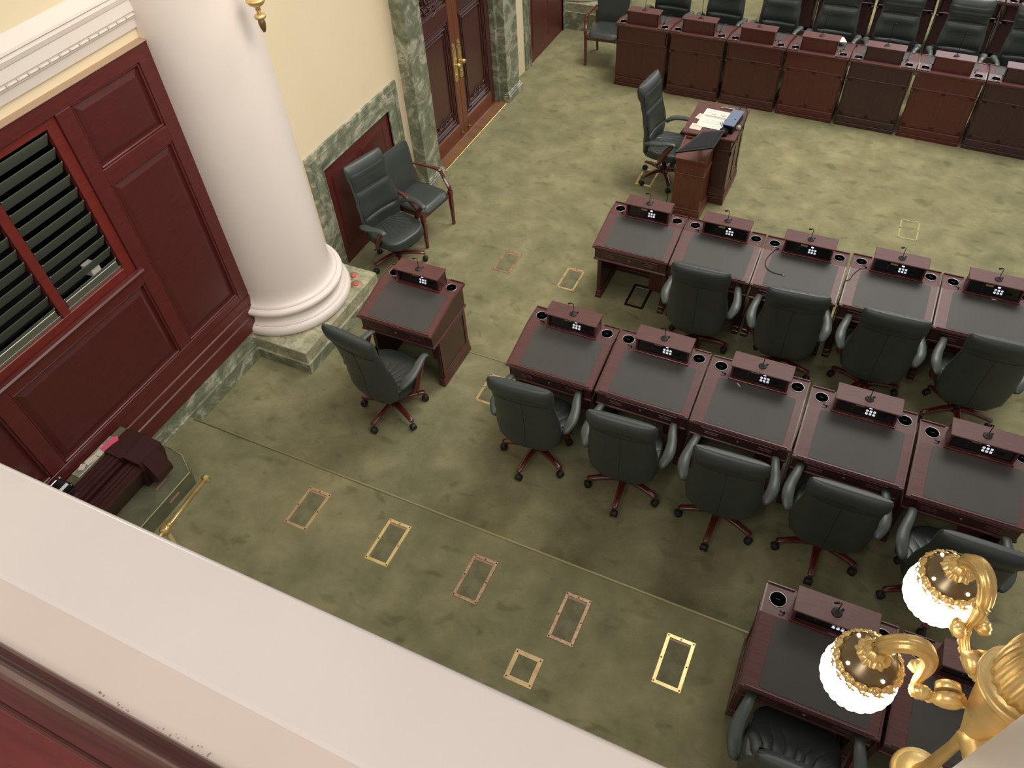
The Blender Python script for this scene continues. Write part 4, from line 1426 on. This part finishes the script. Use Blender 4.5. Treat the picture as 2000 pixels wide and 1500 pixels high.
def sheet(cx, cy, z, wx, wy, rot, name, label, mat='paper', lines=0, seed=1):
    o = MB().box(-wx / 2, wx / 2, -wy / 2, wy / 2, 0, 0.0012).build(name, mat, None, (cx, cy, z))
    o.rotation_euler = (0, 0, R(rot))
    tag(o, label, 'paper')
    if lines:
        rn = random.Random(seed)
        b = MB()
        for (fy, segs, hh) in lines:
            for (a, c_) in segs:
                xx = a
                while xx < c_:
                    ln = min(rn.uniform(0.012, 0.03), c_ - xx)
                    b.box(-wx / 2 + xx * wx if False else (xx - 0.5) * wx, (xx + ln - 0.5 - 0.004) * wx, (fy - hh / 2 - 0.5) * wy, (fy + hh / 2 - 0.5) * wy, 0.0012, 0.0015)
                    xx += ln + 0.004
        b.build('printed_text', 'ink', o)
    return o


big = [(0.90, [(0.18, 0.85)], 0.012), (0.80, [(0.10, 0.30), (0.36, 0.42), (0.62, 0.85)], 0.02), (0.74, [(0.30, 0.50), (0.62, 0.84)], 0.03), (0.66, [(0.10, 0.86)], 0.022), (0.62, [(0.08, 0.86)], 0.03), (0.575, [(0.08, 0.86)], 0.02),
       (0.42, [(0.25, 0.9)], 0.008), (0.36, [(0.2, 0.9)], 0.010), (0.26, [(0.12, 0.88)], 0.014), (0.13, [(0.35, 0.52), (0.6, 0.8)], 0.010)]
sheet(-1.520, 8.045, ZT + 0.0035, 0.300, 0.400, -3, 'printed_sheet', 'large printed sheet on the small table', lines=big)
sheet(-1.665, 7.835, ZT + 0.0005, 0.125, 0.125, -2, 'small_card', 'small pale card at the near left corner of the small table', 'paper_small', [(0.8, [(0.15, 0.8)], 0.03), (0.6, [(0.15, 0.8)], 0.03), (0.4, [(0.15, 0.7)], 0.03)], 3)
sheet(-1.675, 8.06, ZT + 0.0005, 0.09, 0.12, -12, 'small_note', 'small note sticking out from under the large printed sheet', 'paper_small', [(0.7, [(0.1, 0.4)], 0.05), (0.4, [(0.1, 0.4)], 0.05)], 4)
bx = empty('control_box', (-1.305, 7.985, ZT), R(-5))
tag(bx, 'blue grey topped black control box on the small table', 'device')
MB().prism([(-0.17, 0.0), (0.17, 0.0), (0.17, 0.085), (-0.17, 0.085)], -0.055, 0.060, 'x').build('case', 'black', bx)
MB().box(-0.062, 0.066, -0.175, 0.175, 0.085, 0.098, 0.004).build('lid', 'blue_grey', bx)
MB().lathe([(0, 0.098), (0.009, 0.098), (0.009, 0.101), (0, 0.101)], (0.03, -0.03, 0), 12).build('button', 'black', bx)
MB().box(-0.066, -0.058, -0.10, -0.06, 0.075, 0.098, 0.002).build('latch', 'black', bx)
cb = MB().tube(bez([(-1.30, 8.18, 0.92), (-1.27, 8.24, 0.95), (-1.21, 8.22, 0.93), (-1.185, 8.10, 0.90), (-1.19, 7.98, 0.87), (-1.23, 7.92, 0.856)], 6), 0.006, 6).build('looped_cable', 'black')
tag(cb, 'thick black cable looping behind the control box', 'cable')
ph = empty('pen_holder', (-1.345, 7.765, ZT))
tag(ph, 'black pen holder at the near edge of the small table', 'pen holder')
MB().lathe([(0.0, 0), (0.045, 0), (0.047, 0.06), (0.042, 0.06), (0.040, 0.01), (0, 0.01)], seg=20).build('cup', 'black', ph)
for k, (dx, dy) in enumerate(((-0.085, 0.035), (-0.065, 0.06))):
    o = MB().tube([(0, 0, 0.012), (dx, dy, 0.125)], 0.004, 8).build('pen', 'blue', None, (-1.345 + 0.02, 7.765 - 0.01 * k, ZT))
    tag(o, ('upper' if k else 'lower') + ' blue pen leaning in the black pen holder', 'pen')
gl = MB().lathe([(0, 0), (0.03, 0), (0.032, 0.02), (0.02, 0.045), (0, 0.045)], (-1.225, 7.93, ZT), 16).build('glass_stopper', 'clear_plastic')
tag(gl, 'small clear knob beside the cable on the small table', 'knob')
cbl = MB().tube(bez([(0, 0, 0), (0.05, 0.02, 0.008), (0.10, 0.0, 0.01), (0.16, 0.02, 0.004)], 5), 0.010, 8, flat=(1, 0.4)).build('clear_wrap', 'clear_plastic', None, (-1.52, 8.31, ZT + 0.005))
tag(cbl, 'crumpled clear wrap at the far edge of the small table', 'wrapper')

# ================================================================== CORNER CABINET, BRASS RAIL
fc = empty('fluted_bench')
tag(fc, 'dark mahogany fluted bench along the red wall, below at left', 'bench')
zt_ = 0.80


def rib(xa, xb, z, y1, name='fluted_rail', xl=None):
    pr = [(xa, 0.452), (xb if xl is None else xl, 0.452), (xb, z - 0.05), (xb - 0.008, z - 0.03)]
    n = 3
    wdt = (xb - 0.012 - xa - 0.004) / n
    x = xb - 0.010
    for k in range(n):
        pr += [(x, z), (x - wdt * 0.6, z), (x - wdt * 0.65, z - 0.010), (x - wdt * 0.95, z - 0.010)]
        x -= wdt
    pr += [(xa + 0.004, z), (xa, z - 0.03)]
    return MB().prism(pr, 0.2, y1, 'y').build(name, 'bench_wood', fc)


rib(-4.565, -4.42, 0.80, 1.90)
rib(-4.39, -4.26, 0.755, 1.90, xl=-4.38)
MB().box(-4.43, -4.385, 0.2, 1.90, 0.452, 0.68).build('groove_shade', 'black', fc)  # black filler, shade of the gap between the rails put into its colour
MB().prism([(1.78, 0.812), (2.02, 0.812), (2.05, 0.78), (2.05, 0.452), (1.78, 0.452)], -4.58, -4.41, 'x').build('end_block', 'bench_wood', fc)
MB().prism([(-4.41, 0.452), (-4.33, 0.452), (-4.25, 0.70), (-4.25, 0.795), (-4.41, 0.805)], 1.80, 2.035, 'y').build('end_block', 'bench_wood', fc)
MB().prism([(-4.33, 0.47), (-4.19, 0.55), (-4.18, 0.62), (-4.25, 0.79), (-4.27, 0.79)], 1.83, 1.985, 'y').build('end_scroll', 'bench_wood', fc)
MB().box(-4.665, -4.578, 0.2, 2.03, 0.452, 0.798, 0.004).build('green_top', 'carpet_dark', fc)
cp = MB()
cp.box(-0.040, 0.040, -0.20, 0.20, 0, 0.008, 0.003)
o = cp.build('plastic_sleeve', 'clear_plastic', None, (-4.622, 1.72, 0.7985))
tag(o, 'crumpled clear plastic sleeve on the green top of the bench', 'sleeve')
for k, (x, y, a, wx, wy) in enumerate(((-4.610, 1.78, 8, 0.06, 0.10), (-4.615, 1.68, -12, 0.055, 0.09), (-4.625, 1.60, 25, 0.045, 0.06))):
    o = MB().box(-wx / 2, wx / 2, -wy / 2, wy / 2, 0, 0.002, 0.0).build('paper_slip', 'paper_small', None, (x, y, 0.8075 + 0.003 * k))
    o.rotation_euler[2] = R(a)
    tag(o, ('largest', 'middle', 'smallest')[k] + ' torn paper slip on the plastic sleeve', 'paper')
o = MB().prism([(-0.035, -0.07), (0.02, -0.08), (0.03, 0.0), (0.045, 0.05), (0.01, 0.08), (-0.03, 0.05), (-0.02, 0.0)], 0, 0.006, 'z').build('pink_note', 'pink', None, (-4.60, 1.86, 0.8085))
tag(o, 'bright pink sticky note on the bench top', 'note')
bd = empty('black_device', (-4.575, 1.30, 0.812))
tag(bd, 'black electronic device with small white labels at the end of the bench', 'device')
MB().box(-0.09, 0.06, -0.16, 0.14, 0, 0.07, 0.012).build('case', 'black_gloss', bd)
MB().box(-0.02, 0.09, -0.04, 0.12, 0.06, 0.13, 0.015).build('head', 'black_gloss', bd)
MB().box(-0.075, -0.045, 0.05, 0.11, 0.0695, 0.0715).build('white_label', 'key_white', bd)
MB().box(-0.07, -0.05, 0.125, 0.142, 0.05, 0.085, 0.003).build('metal_tab', 'steel', bd)

br = empty('brass_rail')
tag(br, 'polished brass hand rail with end cap and ball joint', 'hand rail')
zr = 0.96
pa, pb = P(400, 938, zr), P(323, 1035, zr)
dy = (pb - pa).normalized()
MB().tube([pa, pb + dy * 0.9], 0.018, 16).build('tube', 'brass', br)
MB().tube([pa - dy * 0.035, pa - dy * 0.030, pa - dy * 0.012, pa, pa + dy * 0.006], [0.014, 0.030, 0.036, 0.032, 0.020], 8, smooth=False).build('end_cap', 'brass', br)
j = MB().ball(pb, 0.040, 16)
j.tube([pb - dy * 0.055, pb - dy * 0.045, pb - dy * 0.03], [0.018, 0.025, 0.022], 12)
j.build('ball_joint', 'brass', br)
MB().tube([pb, Vector((pb.x, pb.y, 0.40)), Vector((pb.x, pb.y, 2 * T + 0.02)), Vector((pb.x, pb.y, 2 * T))], [0.014, 0.014, 0.016, 0.045], 14).build('post', 'brass', br)

# ================================================================== GILDED LAMP


def leaf(mb, c, ux, uy, uz, r_, n=9):
    """small scalloped shell: centre c, axes ux (width) uy (length) uz (normal)"""
    c, ux, uy, uz = Vector(c), Vector(ux), Vector(uy), Vector(uz)

    def fn(u, v):
        a = (u - 0.5) * 2.6
        rr_ = r_ * v * (0.92 + 0.10 * math.cos(a * 8))
        h = r_ * (0.28 * math.sin(v * pi) + 0.06 * math.cos(a * 10) * v)
        return tuple(c + ux * (rr_ * math.sin(a)) + uy * (rr_ * math.cos(a)) + uz * h)
    mb.grid(fn, 20, 4)


def make_lamp():
    root = empty('gilded_lamp')
    # body on vertical axis
    MB().lathe([(0.0, 3.105), (0.012, 3.11), (0.026, 3.14), (0.032, 3.175), (0.026, 3.20), (0.018, 3.205)], seg=20, lobes=8, amp=0.05).build('acorn_finial', 'gold_dark', root)
    MB().lathe([(0.016, 3.20), (0.045, 3.206), (0.050, 3.218), (0.042, 3.230), (0.018, 3.235)], seg=36, lobes=12, amp=0.06).build('leaf_collar', 'gold', root)
    MB().lathe([(0.018, 3.233), (0.016, 3.255), (0.026, 3.265), (0.020, 3.275), (0.030, 3.285), (0.062, 3.300), (0.080, 3.318), (0.085, 3.330), (0.080, 3.340), (0.072, 3.338), (0.066, 3.345), (0.030, 3.355)], seg=40).build('bell_cup', 'gold', root)
    MB().lathe([(0.028, 3.35), (0.020, 3.40), (0.016, 3.50), (0.022, 3.58), (0.036, 3.63), (0.056, 3.69), (0.072, 3.76), (0.080, 3.82), (0.080, 3.85)], seg=32).build('stem_bowl', 'gold', root)
    MB().lathe([(0.078, 3.838), (0.098, 3.842), (0.104, 3.850), (0.104, 3.862), (0.096, 3.868), (0.088, 3.864), (0.082, 3.872), (0.074, 3.875)], seg=48).build('ring_plate', 'gold', root)
    dm = []
    for k in range(12):
        t_ = k / 11
        dm.append((0.078 * math.cos(t_ * pi / 2) ** 0.6 * (1.0 + 0.12 * math.sin(t_ * pi)) + 0.002, 3.875 + 0.165 * math.sin(t_ * pi / 2)))
    MB().lathe(dm, seg=72, lobes=18, amp=0.045).build('fluted_dome', 'gold', root)
    for c in root.children:
        for v in c.data.vertices:
            v.co.x *= 0.80
            v.co.y *= 0.80
            if v.co.z < 3.5:
                v.co.z -= 0.07
    return root


def lamp_arm(root, ang):
    ca, sa = math.cos(ang), math.sin(ang)

    def W(r_, z, t_=0.0):
        return Vector((ca * r_ - sa * t_, sa * r_ + ca * t_, z))
    path = bez([W(0.062, 3.735), W(0.085, 3.715), W(0.120, 3.712), W(0.150, 3.730), W(0.163, 3.765), W(0.165, 3.82), W(0.175, 3.875), W(0.200, 3.908), W(0.232, 3.908), W(0.258, 3.880), W(0.266, 3.845)], 4)
    n = len(path)
    rad = [interp([(0, 0.014), (0.25, 0.010), (0.42, 0.010), (0.55, 0.015), (0.75, 0.018), (0.92, 0.017), (1, 0.013)], i / (n - 1)) for i in range(n)]
    a = MB().tube(path, rad, 36, lobes=7, lobe_amp=0.10).build('arm', 'gold', root)
    lf = MB()
    for s_ in (-1, 1):
        q_ = W(0.160, 3.775, s_ * 0.026)
        sx_ = [q_ + W(0, 0, s_ * 0.010 * k) for k in range(-1, 2)]
        lf.tube([q_ - W(0, 0, s_ * 0.014), q_ - W(0, 0, s_ * 0.008), q_, q_ + W(0, 0, s_ * 0.010), q_ + W(0, 0, s_ * 0.014)], [0.008, 0.017, 0.022, 0.018, 0.006], 32, lobes=9, lobe_amp=0.10)
    for k in range(7):
        t_ = 0.05 + 0.32 * k / 6
        p_ = path[int(t_ * (n - 1))]
        lf.ball(p_ + W(0, -0.012), 0.011, 8, (1, 1, 0.8))
    lf.build('acanthus_leaves', 'gold', a)
    # volute by the body
    vol = MB()
    for s_ in (-1, 1):
        vol.tube([W(0.095, 3.742) + W(0, 0, s_ * 0.004), W(0.095, 3.742) + W(0, 0, s_ * 0.022), W(0.095, 3.742) + W(0, 0, s_ * 0.026)], [0.026, 0.024, 0.010], 16)
    vol.build('volute', 'gold', a)
    c = W(0.266, 0)
    # hood
    h = MB().lathe([(0.013, 3.840), (0.020, 3.832), (0.033, 3.822), (0.050, 3.810), (0.061, 3.798), (0.065, 3.788), (0.062, 3.784), (0.050, 3.798), (0.016, 3.815)], c, 40).build('hood', 'hood_dark', a)
    rm = MB()
    for k in range(15):
        an = 2 * pi * k / 15
        d_ = Vector((math.cos(an), math.sin(an), 0))
        e_ = Vector((-math.sin(an), math.cos(an), 0))
        leaf(rm, c + d_ * 0.058 + Vector((0, 0, 3.803)), e_, d_ * 0.85 + Vector((0, 0, -0.5)), Vector((0, 0, 1)), 0.017)
        leaf(rm, c + d_ * 0.064 + e_ * 0.012 + Vector((0, 0, 3.790)), e_, d_ * 0.5 + Vector((0, 0, -0.6)), d_, 0.014)
    rm.build('leaf_rim', 'gold', h)
    kn = MB()
    kn.lathe([(0.030, 3.822), (0.028, 3.834), (0.023, 3.846), (0.017, 3.855), (0.008, 3.860)], c, 32, lobes=8, amp=0.09)
    for k in range(6):
        an = 2 * pi * k / 6
        leaf(kn, c + Vector((0.016 * math.cos(an), 0.016 * math.sin(an), 3.843)), (-math.sin(an), math.cos(an), 0), (math.cos(an), math.sin(an), -0.45), (0, 0, 1), 0.022)
    kn.build('leaf_knob', 'gold', h)
    lt = MB()
    for k in range(4):
        an = 2 * pi * (k + 0.4) / 4
        lt.ball(c + Vector((0.050 * math.cos(an), 0.050 * math.sin(an), 3.811)), 0.004, 8)
    lt.build('light_hole', 'globe', h)
    gb = MB()

    def fn(u, v):
        an, t_ = 2 * pi * u, pi * (0.10 + 0.90 * v)
        rr_ = 0.077 * (1 + 0.050 * abs(math.sin(an * 11)) ** 0.7 * math.sin(t_) - 0.03)
        return (c.x + rr_ * math.sin(t_) * math.cos(an), c.y + rr_ * math.sin(t_) * math.sin(an), 3.722 + rr_ * math.cos(t_))
    gb.grid(fn, 132, 20, cu=True)
    gb.build('globe', 'globe', a)['label'] = 'glowing white ribbed glass globe'


L1 = make_lamp()
L1.location = (0.592, 0.884, 0)
tag(L1, 'gilded lamp with glowing ribbed globes close to the camera at lower right', 'lamp')
for a_ in (187, 118, 49):
    lamp_arm(L1, R(a_))
# bracket to the column
bk = MB().tube(bez([(0.0, 0.0, 3.60), (0.03, -0.06, 3.58), (0.06, -0.12, 3.62), (0.085, -0.19, 3.60)], 4), [0.03] * 13, 12)
bk.build('bracket', 'gold', L1)
L2 = make_lamp()
L2.location = (-4.05, 4.20, 0.05)
tag(L2, 'gilded lamp on the tall white column, only its hanging finial in view at the top', 'lamp')
for a_ in (-67, 0, 67):
    lamp_arm(L2, R(a_))
MB().tube(bez([(0.0, 0.0, 3.60), (-0.05, 0, 3.58), (-0.12, 0, 3.62), (-0.19, 0, 3.60)], 4), 0.03, 12).build('bracket', 'gold', L2)
